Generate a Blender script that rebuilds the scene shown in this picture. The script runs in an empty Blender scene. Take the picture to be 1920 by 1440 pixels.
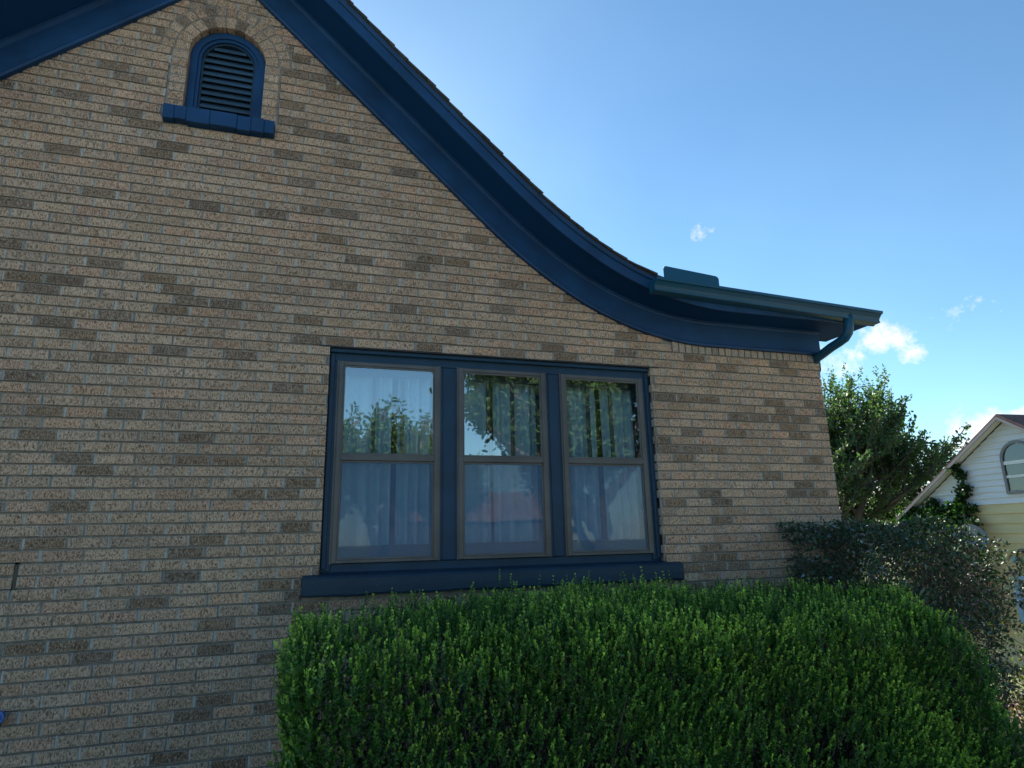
import bpy, math, random
import numpy as np
from mathutils import Vector
random.seed(7); rng = np.random.default_rng(7)
R = math.radians
sc = bpy.context.scene
C = sc.collection

# ------------------------------------------------------------------ helpers
class MB:
    """collects verts / faces (with material index, colour and uv) for ONE mesh object"""
    def __init__(s): s.v=[]; s.f=[]; s.m=[]; s.c=[]; s.uv=[]
    def add(s, vs, fs, mi=0, col=None, uvs=None):
        b=len(s.v); s.v.extend([tuple(v) for v in vs])
        s.c.extend([col or (1,1,1,1)]*len(vs))
        s.uv.extend(uvs if uvs else [(0,0)]*len(vs))
        for f in fs: s.f.append(tuple(b+i for i in f)); s.m.append(mi)
    def box(s, x0,x1,y0,y1,z0,z1, mi=0, col=None, bev=0.0, skip=()):
        if bev<=0:
            vs=[(x0,y0,z0),(x1,y0,z0),(x1,y1,z0),(x0,y1,z0),(x0,y0,z1),(x1,y0,z1),(x1,y1,z1),(x0,y1,z1)]
            s.add(vs,[(0,3,2,1),(4,5,6,7),(0,1,5,4),(1,2,6,5),(2,3,7,6),(3,0,4,7)],mi,col)
        else:
            b=min(bev,(x1-x0)*.45,(y1-y0)*.45,(z1-z0)*.45)
            vs=[]; 
            for sx,X,dx in ((0,x0,b),(1,x1,-b)):
                for sy,Y,dy in ((0,y0,b),(1,y1,-b)):
                    for sz,Z,dz in ((0,z0,b),(1,z1,-b)):
                        vs += [(X,Y+dy,Z+dz),(X+dx,Y,Z+dz),(X+dx,Y+dy,Z)]
            def I(a,b_,c,k): return (a*4+b_*2+c)*3+k
            F=[(I(0,0,0,0),I(0,0,1,0),I(0,1,1,0),I(0,1,0,0)),(I(1,0,0,0),I(1,1,0,0),I(1,1,1,0),I(1,0,1,0)),
               (I(0,0,0,1),I(1,0,0,1),I(1,0,1,1),I(0,0,1,1)),(I(0,1,0,1),I(0,1,1,1),I(1,1,1,1),I(1,1,0,1)),
               (I(0,0,0,2),I(0,1,0,2),I(1,1,0,2),I(1,0,0,2)),(I(0,0,1,2),I(1,0,1,2),I(1,1,1,2),I(0,1,1,2))]
            for a in (0,1):
                for c in (0,1):
                    F.append((I(a,0,c,0),I(a,1,c,0),I(a,1,c,2),I(a,0,c,2)))
                    F.append((I(a,c,0,0),I(a,c,1,0),I(a,c,1,1),I(a,c,0,1)))
                    F.append((I(0,a,c,1),I(1,a,c,1),I(1,a,c,2),I(0,a,c,2)))
                    for d in (0,1): F.append((I(a,c,d,0),I(a,c,d,1),I(a,c,d,2)))
            s.add(vs,F,mi,col)
    def tube(s, pts, rad, n=8, mi=0, cap=True, col=None):
        pts=[Vector(p) for p in pts]; N=len(pts)
        if not hasattr(rad,'__len__'): rad=[rad]*N
        vs=[]; up=None
        for i,p in enumerate(pts):
            t=(pts[min(i+1,N-1)]-pts[max(i-1,0)]).normalized()
            if up is None:
                up=Vector((0,0,1)) if abs(t.z)<.9 else Vector((1,0,0))
            u=(up-t*up.dot(t)).normalized(); w=t.cross(u); up=u
            for k in range(n):
                a=2*math.pi*k/n; vs.append(p+(u*math.cos(a)+w*math.sin(a))*rad[i])
        fs=[(i*n+k,i*n+(k+1)%n,(i+1)*n+(k+1)%n,(i+1)*n+k) for i in range(N-1) for k in range(n)]
        if cap: fs+= [tuple(range(n))[::-1], tuple((N-1)*n+k for k in range(n))]
        s.add(vs,fs,mi,col)
    def prism(s, poly, y0, y1, mi=0, col=None):
        """poly = [(x,z)] extruded along y"""
        n=len(poly); vs=[(x,y0,z) for x,z in poly]+[(x,y1,z) for x,z in poly]
        fs=[tuple(range(n)),tuple(range(2*n-1,n-1,-1))]+[(i,n+i,n+(i+1)%n,(i+1)%n) for i in range(n)]
        s.add(vs,fs,mi,col)
    def build(s, name, mats, parent=None, smooth=False, recalc=True):
        me=bpy.data.meshes.new(name); me.from_pydata(s.v,[],s.f)
        for m in (mats if isinstance(mats,(list,tuple)) else [mats]): me.materials.append(m)
        me.polygons.foreach_set('material_index',s.m)
        at=me.color_attributes.new('col','FLOAT_COLOR','POINT'); at.data.foreach_set('color',np.array(s.c,dtype=np.float32).ravel())
        uv=me.uv_layers.new(name='uv'); li=np.zeros(len(me.loops),dtype=np.int32); me.loops.foreach_get('vertex_index',li)
        uv.data.foreach_set('uv',np.array(s.uv,dtype=np.float32)[li].ravel())
        if recalc:
            import bmesh
            bm=bmesh.new(); bm.from_mesh(me); bmesh.ops.recalc_face_normals(bm,faces=bm.faces); bm.to_mesh(me); bm.free()
        if smooth: me.polygons.foreach_set('use_smooth',[True]*len(me.polygons))
        o=bpy.data.objects.new(name,me); C.objects.link(o)
        if parent: o.parent=parent
        return o

def empty(name,loc=(0,0,0),rz=0):
    o=bpy.data.objects.new(name,None); C.objects.link(o); o.location=loc; o.rotation_euler=(0,0,rz); o.empty_display_size=.2
    return o
def tag(o,label=None,cat=None,group=None,kind=None):
    if label: o['label']=label
    if cat: o['category']=cat
    if group: o['group']=group
    if kind: o['kind']=kind
    return o

def quads_mesh(name, V, nper, colors, mat, parent=None, faces=None, smooth=False):
    """fast mesh from numpy: V (N*nper,3); faces = list of index tuples (all quads) inside one leaf"""
    N=len(V)//nper; faces=np.array(faces); k=faces.shape[1]
    idx=(np.arange(N)[:,None,None]*nper+faces[None]).reshape(-1)
    me=bpy.data.meshes.new(name); me.vertices.add(len(V)); me.vertices.foreach_set('co',V.astype(np.float32).ravel())
    nf=N*len(faces); me.loops.add(nf*k); me.loops.foreach_set('vertex_index',idx.astype(np.int32))
    me.polygons.add(nf); me.polygons.foreach_set('loop_start',(np.arange(nf)*k).astype(np.int32))
    me.polygons.foreach_set('loop_total',np.full(nf,k,dtype=np.int32)) if hasattr(me.polygons[0],'loop_total') and False else None
    me.update(calc_edges=True)
    at=me.color_attributes.new('col','FLOAT_COLOR','POINT')
    cc=np.ones((len(V),4),dtype=np.float32); cc[:,:3]=np.repeat(colors,nper,axis=0); at.data.foreach_set('color',cc.ravel())
    me.materials.append(mat); me.validate()
    if smooth: me.polygons.foreach_set('use_smooth',[True]*len(me.polygons))
    o=bpy.data.objects.new(name,me); C.objects.link(o)
    if parent: o.parent=parent
    return o

def norm(a): return a/np.maximum(np.linalg.norm(a,axis=-1,keepdims=True),1e-9)
def leaves(name, P, D, L, W, cols, mat, parent=None, fold=.25, droop=0.0):
    """six-point leaves: P base points, D axis, L lengths, W widths"""
    N=len(P); D=norm(D); r=norm(rng.normal(size=(N,3))); S=norm(np.cross(D,r)); Nn=np.cross(S,D)
    L=L[:,None]; W=W[:,None]
    mid=P+D*L*.45; tip=P+D*L-Nn*L*droop
    lift=Nn*W*fold
    V=np.stack([P, mid-S*W*.5+lift+D*L*-.08, mid-S*W*.38+lift+D*L*.28, tip, mid+S*W*.38+lift+D*L*.28, mid+S*W*.5+lift-D*L*.08],axis=1).reshape(-1,3)
    return quads_mesh(name,V,6,cols,mat,parent,faces=[(0,3,2,1),(0,5,4,3)])

# ------------------------------------------------------------------ materials
def mat(name): 
    m=bpy.data.materials.new(name); m.use_nodes=True; nt=m.node_tree; b=nt.nodes['Principled BSDF']; return m,nt,b
def nd(nt,t,**k):
    n=nt.nodes.new(t)
    for a,v in k.items():
        if a in n.inputs.keys() if hasattr(n.inputs,'keys') else False: n.inputs[a].default_value=v
        else: setattr(n,a,v)
    return n
def noise(nt,vec,scale,detail=3,rough=.55,out='Fac'):
    n=nt.nodes.new('ShaderNodeTexNoise'); n.inputs['Scale'].default_value=scale; n.inputs['Detail'].default_value=detail; n.inputs['Roughness'].default_value=rough
    nt.links.new(vec,n.inputs['Vector']); return n.outputs[out]
def ramp(nt,fac,stops):
    n=nt.nodes.new('ShaderNodeValToRGB'); e=n.color_ramp.elements
    while len(e)<len(stops): e.new(.5)
    for el,(p,c) in zip(e,stops): el.position=p; el.color=c if len(c)==4 else (*c,1)
    nt.links.new(fac,n.inputs['Fac']); return n.outputs['Color']
def mix(nt,fac,a,b,mode='MIX'):
    n=nt.nodes.new('ShaderNodeMix'); n.data_type='RGBA'; n.blend_type=mode
    for s,v in ((n.inputs[0],fac),(n.inputs[6],a),(n.inputs[7],b)):
        if isinstance(v,(int,float)): s.default_value=v
        elif isinstance(v,(tuple,list)): s.default_value=(*v,1) if len(v)==3 else v
        else: nt.links.new(v,s)
    return n.outputs[2]
def math_(nt,op,a,b=None,c=None,clamp=False):
    n=nt.nodes.new('ShaderNodeMath'); n.operation=op; n.use_clamp=clamp
    for s,v in zip(n.inputs,(a,b,c)):
        if v is None: continue
        if isinstance(v,(int,float)): s.default_value=v
        else: nt.links.new(v,s)
    return n.outputs[0]
def bump(nt,b,h,strength=.4,dist=.003):
    n=nt.nodes.new('ShaderNodeBump'); n.inputs['Strength'].default_value=strength; n.inputs['Distance'].default_value=dist
    nt.links.new(h,n.inputs['Height']); nt.links.new(n.outputs[0],b.inputs['Normal'])
def objco(nt): return nt.nodes.new('ShaderNodeTexCoord').outputs['Object']
def geoco(nt): return nt.nodes.new('ShaderNodeNewGeometry').outputs['Position']
def scaled(nt,vec,s):
    n=nt.nodes.new('ShaderNodeMapping'); n.inputs['Scale'].default_value=s; nt.links.new(vec,n.inputs['Vector']); return n.outputs[0]

def m_paint(name,col,rough=.45,wear=.0,streak=.12,bumpy=.15,bscale=(6,6,60),spec=.5):
    m,nt,b=mat(name); co=geoco(nt)
    n1=noise(nt,co,3.0,4); n2=noise(nt,scaled(nt,co,bscale),6,4)
    c=mix(nt,ramp(nt,n1,[(.3,(0,0,0)),(.75,(1,1,1))]),tuple(x*(1-streak) for x in col),tuple(min(1,x*(1+streak)) for x in col))
    c=mix(nt,ramp(nt,n2,[(.62,(0,0,0)),(.75,(streak*2,)*3)]),c,tuple(x*.6+.05 for x in col))
    if wear>0:
        n3=noise(nt,scaled(nt,co,(14,14,60)),4,6,.7)
        c=mix(nt,ramp(nt,n3,[(1-.36*1-0.0*wear,(0,0,0)),(.70,(wear,)*3)]),c,(.42,.40,.36))
    nt.links.new(c,b.inputs['Base Color']); b.inputs['Roughness'].default_value=rough; b.inputs['Specular IOR Level'].default_value=spec
    bump(nt,b,n2,bumpy,.004); return m
NAVY=(.008,.052,.150)
M={}
M['navy']=m_paint('navy_paint',NAVY,.55,.10,.30,.45,(5,5,40),.3)
M['navy_win']=m_paint('window_navy_paint',(.008,.040,.088),.5,.10,.25,.4,(6,6,50),.35)
M['navy_soffit']=m_paint('navy_soffit_paint',(.008,.050,.150),.7,0,.03,.1,(40,3,3),.08)
M['navy_sill']=m_paint('navy_sill_paint',(.006,.030,.062),.55,.6,.25,.7,(7,7,40))
M['navy_gutter']=m_paint('navy_gutter_metal',(.010,.078,.150),.38,.0,.05,.08,(3,3,3),.3)
M['alu']=m_paint('weathered_bronze_frame',(.095,.092,.096),.42,.5,.3,.08,(5,5,40))
M['louver']=m_paint('dusty_louver_paint',(.020,.060,.11),.6,.5,.3,.3,(4,4,60)); M['backing']=m_paint('dark_blue_backing',(.008,.022,.045),.8,0,.1,.1)
M['white_trim']=m_paint('white_trim_paint',(.62,.64,.66),.5,0,.08,.1)
M['grey_trim']=m_paint('grey_trim_paint',(.15,.15,.17),.5,0,.15,.1)
M['blue_trim']=m_paint('pale_blue_window_paint',(.22,.36,.58),.5,0,.1,.1)
M['muntin']=m_paint('blue_grey_inner_sash_paint',(.018,.030,.048),.5,0,.1,.05)
M['steel']=m_paint('rusted_lintel_steel',(.03,.03,.04),.7,.4,.3,.2)
M['cable_and_gap_black']=m_paint('black_cable_and_gap_fill',(.012,.012,.014),.4,0,.1,.05)
M['dish']=m_paint('grey_dish_enamel',(.20,.22,.26),.45,0,.1,.05)
M['blue_plastic']=m_paint('bright_blue_plastic',(.02,.12,.45),.35,0,.1,.05)
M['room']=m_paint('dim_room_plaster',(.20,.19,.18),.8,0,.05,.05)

def m_brick():
    m,nt,b=mat('rug_face_brick')
    at=nt.nodes.new('ShaderNodeAttribute'); at.attribute_name='col'
    uvn=nt.nodes.new('ShaderNodeUVMap'); uvn.uv_map='uv'; sp=nt.nodes.new('ShaderNodeSeparateXYZ'); nt.links.new(uvn.outputs[0],sp.inputs[0])
    co=geoco(nt)
    warp=nt.nodes.new('ShaderNodeVectorMath'); warp.operation='ADD'
    nc=nt.nodes.new('ShaderNodeTexNoise'); nc.inputs['Scale'].default_value=60; nt.links.new(co,nc.inputs['Vector'])
    sc_=nt.nodes.new('ShaderNodeVectorMath'); sc_.operation='SCALE'; sc_.inputs['Scale'].default_value=.012; nt.links.new(nc.outputs['Color'],sc_.inputs[0])
    nt.links.new(co,warp.inputs[0]); nt.links.new(sc_.outputs[0],warp.inputs[1]); w=warp.outputs[0]
    pits=noise(nt,scaled(nt,w,(1,1,.42)),150,3,.6)           # vertical drag marks
    pits2=noise(nt,scaled(nt,w,(1,1,.75)),85,4,.7)
    pm=math_(nt,'MULTIPLY',ramp(nt,pits,[(.42,(1,1,1)),(.52,(0,0,0))]),ramp(nt,pits2,[(.42,(1,1,1)),(.60,(.35,.35,.35))]))
    pl=ramp(nt,pits,[(.54,(0,0,0)),(.68,(1,1,1))])
    base=at.outputs['Color']
    big=noise(nt,co,1.3,4)
    base=mix(nt,1.0,base,ramp(nt,big,[(.3,(.80,.80,.81)),(.7,(1.12,1.11,1.10))]),'MULTIPLY')
    c=mix(nt,math_(nt,'MULTIPLY',pm,.80),base,(.045,.034,.028))
    c=mix(nt,math_(nt,'MULTIPLY',pl,.42),c,(.66,.61,.56))
    # mortar smear at the brick ends
    ed=math_(nt,'SUBTRACT',.0985,math_(nt,'ABSOLUTE',sp.outputs[0]))
    n4=noise(nt,co,55,3); edn=math_(nt,'ADD',ed,math_(nt,'MULTIPLY',math_(nt,'SUBTRACT',n4,.5),.022))
    sm=ramp(nt,edn,[(.0,(1,1,1)),(.007,(0,0,0))]); n5=noise(nt,co,7,2)
    sm=math_(nt,'MULTIPLY',sm,ramp(nt,n5,[(.35,(.1,.1,.1)),(.6,(.85,.85,.85))]))
    c=mix(nt,sm,c,(.44,.43,.415))
    # limey smear along top / bottom edges
    e2=math_(nt,'SUBTRACT',.0285,math_(nt,'ABSOLUTE',sp.outputs[1])); e2=math_(nt,'ADD',e2,math_(nt,'MULTIPLY',math_(nt,'SUBTRACT',n4,.5),.010))
    c=mix(nt,math_(nt,'MULTIPLY',ramp(nt,e2,[(.0,(1,1,1)),(.004,(0,0,0))]),.45),c,(.42,.40,.38))
    nt.links.new(c,b.inputs['Base Color']); b.inputs['Roughness'].default_value=.9; b.inputs['Specular IOR Level'].default_value=.25
    h=math_(nt,'SUBTRACT',pl,math_(nt,'MULTIPLY',pm,1.6)); bump(nt,b,h,.75,.003); return m
def m_mortar():
    m,nt,b=mat('raked_mortar'); co=geoco(nt)
    c=ramp(nt,noise(nt,co,30,4),[(.3,(.15,.125,.11)),(.7,(.29,.255,.23))])
    c=mix(nt,ramp(nt,noise(nt,scaled(nt,co,(1,1,4)),2.6,4),[(.45,(0,0,0)),(.7,(.40,.40,.40))]),c,(.40,.35,.31))
    nt.links.new(c,b.inputs['Base Color']); b.inputs['Roughness'].default_value=.95; bump(nt,b,noise(nt,co,150,3),.6,.003); return m
def m_mortar2():
    m,nt,b=mat('head_joint_mortar'); co=geoco(nt)
    c=ramp(nt,noise(nt,co,25,4),[(.3,(.33,.31,.29)),(.7,(.54,.52,.49))])
    nt.links.new(c,b.inputs['Base Color']); b.inputs['Roughness'].default_value=.95; bump(nt,b,noise(nt,co,150,3),.5,.003); return m
M['brick']=m_brick(); M['mortar']=m_mortar(); M['mortar2']=m_mortar2()

def m_shingle(name,c0,c1):
    m,nt,b=mat(name); co=geoco(nt)
    br=nt.nodes.new('ShaderNodeTexBrick'); br.inputs['Scale'].default_value=1; br.inputs['Brick Width'].default_value=.17; br.inputs['Row Height'].default_value=.14
    br.inputs['Color1'].default_value=(*c0,1); br.inputs['Color2'].default_value=(*c1,1); br.inputs['Mortar'].default_value=(.01,.01,.012,1); br.inputs['Mortar Size'].default_value=.006
    mp=nt.nodes.new('ShaderNodeMapping'); mp.inputs['Rotation'].default_value=(0,0,math.pi/2); nt.links.new(co,mp.inputs[0]); nt.links.new(mp.outputs[0],br.inputs['Vector'])
    g=noise(nt,co,300,2); c=mix(nt,.5,br.outputs['Color'],ramp(nt,g,[(.3,c0),(.7,c1)]))
    nt.links.new(c,b.inputs['Base Color']); b.inputs['Roughness'].default_value=.95; bump(nt,b,g,.5,.002); return m
M['shingle']=m_shingle('dark_asphalt_shingle',(.035,.032,.036),(.085,.078,.08))
M['shingle_red']=m_shingle('brown_red_shingle',(.09,.05,.045),(.16,.09,.08))
M['shingle_orange']=m_shingle('rusty_orange_shingle',(.26,.12,.08),(.34,.17,.11))

def m_leaf(name,rough=.42,trans=.35,spec=.4,tint=(1,1,1)):
    m,nt,b=mat(name); at=nt.nodes.new('ShaderNodeAttribute'); at.attribute_name='col'
    co=geoco(nt); c=mix(nt,1.0,at.outputs['Color'],ramp(nt,noise(nt,co,90,2),[(.3,(.8,.8,.8)),(.7,(1.15,1.15,1.15))]),'MULTIPLY')
    c=mix(nt,1.0,c,tint,'MULTIPLY')
    nt.links.new(c,b.inputs['Base Color']); b.inputs['Roughness'].default_value=rough; b.inputs['Specular IOR Level'].default_value=spec
    t=nt.nodes.new('ShaderNodeBsdfTranslucent'); nt.links.new(mix(nt,1.0,c,(1.3,1.5,.5),'MULTIPLY'),t.inputs['Color'])
    mx=nt.nodes.new('ShaderNodeMixShader'); mx.inputs[0].default_value=trans
    nt.links.new(b.outputs[0],mx.inputs[1]); nt.links.new(t.outputs[0],mx.inputs[2]); nt.links.new(mx.outputs[0],nt.nodes['Material Output'].inputs['Surface']); return m
M['box_leaf']=m_leaf('boxwood_leaf',.35,.3,.45)
M['privet_leaf']=m_leaf('glossy_privet_leaf',.42,.2,.35)
M['tree_leaf']=m_leaf('tree_leaf',.5,.35,.3)
M['vine_leaf']=m_leaf('vine_leaf',.5,.3,.3)
M['dry_leaf']=m_leaf('dry_leaf',.8,.15,.2)
def m_simple(name,c0,c1,scale=12,rough=.85,bs=.5):
    m,nt,b=mat(name); co=geoco(nt); n=noise(nt,co,scale,5,.65)
    nt.links.new(ramp(nt,n,[(.3,c0),(.7,c1)]),b.inputs['Base Color']); b.inputs['Roughness'].default_value=rough; bump(nt,b,n,bs,.01); return m
M['bark']=m_simple('bark',(.045,.035,.028),(.13,.105,.085),30)
M['twig']=m_simple('grey_twig',(.06,.048,.042),(.17,.135,.12),60)
M['curtain']=None
def m_siding(name,col):
    m,nt,b=mat(name); co=geoco(nt); n=noise(nt,scaled(nt,co,(1,1,5)),2.5,4)
    nt.links.new(ramp(nt,n,[(.3,tuple(x*.88 for x in col)),(.7,col)]),b.inputs['Base Color']); b.inputs['Roughness'].default_value=.55; return m
M['side_white']=m_siding('white_lap_siding',(.66,.69,.74)); M['side_yellow']=m_siding('pale_yellow_lap_siding',(.58,.49,.27))
def m_ground():
    m,nt,b=mat('lawn_and_soil'); co=geoco(nt)
    g=ramp(nt,noise(nt,co,9,6,.7),[(.3,(.07,.10,.03)),(.6,(.15,.17,.07)),(.8,(.26,.23,.13))])
    d=ramp(nt,noise(nt,co,25,6,.7),[(.3,(.12,.085,.06)),(.55,(.26,.19,.14)),(.75,(.42,.33,.25))])
    sp=nt.nodes.new('ShaderNodeSeparateXYZ'); nt.links.new(co,sp.inputs[0])
    # dry leaf litter round the side yard
    dx=math_(nt,'SUBTRACT',sp.outputs[0],6.5); dy=math_(nt,'SUBTRACT',sp.outputs[1],.5)
    r=math_(nt,'SQRT',math_(nt,'ADD',math_(nt,'MULTIPLY',dx,dx),math_(nt,'MULTIPLY',dy,dy)))
    r=math_(nt,'ADD',r,math_(nt,'MULTIPLY',noise(nt,co,1.2,4),3.0))
    f=ramp(nt,math_(nt,'DIVIDE',r,10),[(.5,(1,1,1)),(.72,(0,0,0))])
    cy_=math_(nt,'MULTIPLY',math_(nt,'GREATER_THAN',math_(nt,'MULTIPLY',sp.outputs[1],-1.0),6.5),math_(nt,'LESS_THAN',math_(nt,'MULTIPLY',sp.outputs[1],-1.0),16.0))
    bounce_band=ramp(nt,noise(nt,co,3,6,.6),[(.3,(.46,.42,.37)),(.7,(.60,.56,.50))])  # pale unseen band behind the camera, added to bounce sunlight onto the wall
    nt.links.new(mix(nt,cy_,mix(nt,f,g,d),bounce_band),b.inputs['Base Color']); b.inputs['Roughness'].default_value=.95; bump(nt,b,noise(nt,co,40,5,.7),.8,.03); return m
M['ground']=m_ground()
def m_glass(name,refl=.33,fc=.4,tint=(.86,.93,.95),wob=.0008):
    m,nt,b=mat(name); nt.nodes.remove(b); co=geoco(nt)
    tr=nt.nodes.new('ShaderNodeBsdfTransparent'); tr.inputs[0].default_value=(*tint,1)
    gl=nt.nodes.new('ShaderNodeBsdfGlossy'); gl.inputs['Roughness'].default_value=.012; gl.inputs['Color'].default_value=(.93,.97,1,1)
    bp=nt.nodes.new('ShaderNodeBump'); bp.inputs['Strength'].default_value=.6; bp.inputs['Distance'].default_value=wob; nt.links.new(noise(nt,scaled(nt,co,(1,1,.6)),5,2),bp.inputs['Height']); nt.links.new(bp.outputs[0],gl.inputs['Normal'])
    lw=nt.nodes.new('ShaderNodeLayerWeight'); lw.inputs['Blend'].default_value=.35
    f=math_(nt,'ADD',math_(nt,'MULTIPLY',lw.outputs['Facing'],fc),refl,clamp=True)
    mx=nt.nodes.new('ShaderNodeMixShader'); nt.links.new(f,mx.inputs[0]); nt.links.new(tr.outputs[0],mx.inputs[1]); nt.links.new(gl.outputs[0],mx.inputs[2])
    nt.links.new(mx.outputs[0],nt.nodes['Material Output'].inputs['Surface']); return m
M['glass']=m_glass('window_glass',.26,wob=.0010); M['glass_low']=m_glass('lower_window_glass',.07,.4,wob=.0010); M['glass_dark']=m_glass('far_window_glass',.08,.1)
def m_screen():
    m,nt,b=mat('insect_screen_mesh'); co=geoco(nt)
    b.inputs['Base Color'].default_value=(.12,.22,.38,1); b.inputs['Roughness'].default_value=.6
    tr=nt.nodes.new('ShaderNodeBsdfTransparent'); mx=nt.nodes.new('ShaderNodeMixShader')
    f=ramp(nt,noise(nt,scaled(nt,co,(1,1,.35)),7,5,.7),[(.25,(.32,.32,.32)),(.75,(.52,.52,.52))])
    nt.links.new(f,mx.inputs[0]); nt.links.new(tr.outputs[0],mx.inputs[1]); nt.links.new(b.outputs[0],mx.inputs[2])
    nt.links.new(mx.outputs[0],nt.nodes['Material Output'].inputs['Surface']); return m
M['screen']=m_screen()
def m_curtain(name,col):
    m,nt,b=mat(name); b.inputs['Base Color'].default_value=(*col,1); b.inputs['Roughness'].default_value=.9
    t=nt.nodes.new('ShaderNodeBsdfTranslucent'); t.inputs[0].default_value=(*col,1); mx=nt.nodes.new('ShaderNodeMixShader'); mx.inputs[0].default_value=.3
    nt.links.new(b.outputs[0],mx.inputs[1]); nt.links.new(t.outputs[0],mx.inputs[2]); nt.links.new(mx.outputs[0],nt.nodes['Material Output'].inputs['Surface']); return m
M['curtain']=m_curtain('pale_blue_curtain_cloth',(.46,.68,.82))

# ------------------------------------------------------------------ camera (solved from the brick courses)
cam=bpy.data.cameras.new('camera'); co_=bpy.data.objects.new('camera',cam); C.objects.link(co_); sc.camera=co_
yaw,pit,rol=0.310635085,0.239151456,-0.0226101175
cy,sy,cp,sp_=math.cos(yaw),math.sin(yaw),math.cos(pit),math.sin(pit)
fw=Vector((sy*cp,cy*cp,sp_)); rt=Vector((cy,-sy,0)); up=rt.cross(fw); cr,sr=math.cos(rol),math.sin(rol)
rr=rt*cr+up*sr; uu=up*cr-rt*sr
from mathutils import Matrix
co_.matrix_world=Matrix(((rr.x,uu.x,-fw.x,-.0727),(rr.y,uu.y,-fw.y,-4.1909),(rr.z,uu.z,-fw.z,1.55),(0,0,0,1)))
cam.sensor_width=36; cam.lens=21.966; cam.clip_end=2000; cam.clip_start=.05
cam.dof.use_dof=True; cam.dof.focus_distance=4.4; cam.dof.aperture_fstop=5.0

# ------------------------------------------------------------------ sky and sun
SUN_AZ,SUN_EL=R(0),R(33)
w=bpy.data.worlds.new('World'); sc.world=w; w.use_nodes=True; nt=w.node_tree; bg=nt.nodes['Background']
sky=nt.nodes.new('ShaderNodeTexSky'); sky.sky_type='NISHITA'; sky.sun_disc=False; sky.sun_elevation=SUN_EL; sky.sun_rotation=SUN_AZ
sky.air_density=1.0; sky.dust_density=.15; sky.ozone_density=2.5; sky.altitude=300
def pdir(x,y):
    f=1171.51; d=rr*((x-960)/f)-uu*((y-720)/f)+fw; return d.normalized()
gen=nt.nodes.new('ShaderNodeTexCoord').outputs['Generated']
n1=noise(nt,gen,26,8,.62); n2=noise(nt,gen,70,6,.65)
tot=None
for (px,py,rad,amp,squash) in ((1310,425,.026,.75,1.0),(1300,462,.018,.55,1.0),(1660,632,.036,1.15,1.6),(1712,662,.022,1.05,1.8),(1606,668,.03,.75,2.2),(1545,690,.05,.9,1.3),(1790,590,.045,.62,2.0),(1702,590,.012,.7,1.3),
        (1868,830,.050,1.5,1.2),(1640,840,.09,.95,2.4),(1640,930,.15,1.15,2.6),(1830,890,.06,.9,1.5)):
    d=pdir(px,py)
    vm=nt.nodes.new('ShaderNodeVectorMath'); vm.operation='SUBTRACT'; nt.links.new(gen,vm.inputs[0]); vm.inputs[1].default_value=d
    v2=nt.nodes.new('ShaderNodeVectorMath'); v2.operation='MULTIPLY'; nt.links.new(vm.outputs[0],v2.inputs[0]); v2.inputs[1].default_value=(1,1,squash)
    v3=nt.nodes.new('ShaderNodeVectorMath'); v3.operation='LENGTH'; nt.links.new(v2.outputs[0],v3.inputs[0])
    e=math_(nt,'SUBTRACT',1.0,math_(nt,'DIVIDE',v3.outputs['Value'],rad*1.5),clamp=True)
    e=math_(nt,'MULTIPLY',math_(nt,'SQRT',e),amp)
    tot=e if tot is None else math_(nt,'MAXIMUM',tot,e)
# scattered low clouds all round the horizon
sx=nt.nodes.new('ShaderNodeSeparateXYZ'); nt.links.new(gen,sx.inputs[0])
low=math_(nt,'MULTIPLY',ramp(nt,sx.outputs[2],[(.0,(.7,.7,.7)),(.12,(.6,.6,.6)),(.22,(0,0,0))]),ramp(nt,math_(nt,'MULTIPLY',sx.outputs[1],-1.0),[(.3,(0,0,0)),(.6,(1,1,1))]))
tot=math_(nt,'MAXIMUM',tot,low)
nn=math_(nt,'ADD',math_(nt,'MULTIPLY',n1,.65),math_(nt,'MULTIPLY',n2,.35))
den=math_(nt,'ADD',math_(nt,'MULTIPLY',math_(nt,'SUBTRACT',nn,.5),2.6),math_(nt,'SUBTRACT',tot,.62))
den=ramp(nt,den,[(.0,(0,0,0)),(.22,(.3,.3,.3)),(.62,(.9,.9,.9))])
den=math_(nt,'MULTIPLY',den,ramp(nt,tot,[(.02,(0,0,0)),(.2,(1,1,1))]))
ccol=ramp(nt,n1,[(.35,(6.2,5.7,5.6)),(.65,(8.6,7.9,7.2))])
hz=ramp(nt,noise(nt,gen,3.0,4,.5),[(.35,(1,1,1)),(.75,(1.16,1.10,1.04))])
skyc=mix(nt,1.0,sky.outputs[0],(.82,1.06,1.08),'MULTIPLY')
skyc=mix(nt,1.0,skyc,hz,'MULTIPLY'); nt.links.new(mix(nt,den,skyc,ccol),bg.inputs['Color']); bg.inputs['Strength'].default_value=.062
sun=bpy.data.lights.new('sun','SUN'); so=bpy.data.objects.new('sun',sun); C.objects.link(so); sun.energy=5.0; sun.angle=R(.5); sun.color=(1,.93,.82)
sd=Vector((math.sin(SUN_AZ)*math.cos(SUN_EL),math.cos(SUN_AZ)*math.cos(SUN_EL),math.sin(SUN_EL)))
so.rotation_euler=sd.to_track_quat('Z','Y').to_euler(); so.location=(0,20,20)
sc.view_settings.view_transform='Standard'; sc.view_settings.look='None'; sc.view_settings.gamma=1; sc.view_settings.exposure=1.55

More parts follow.
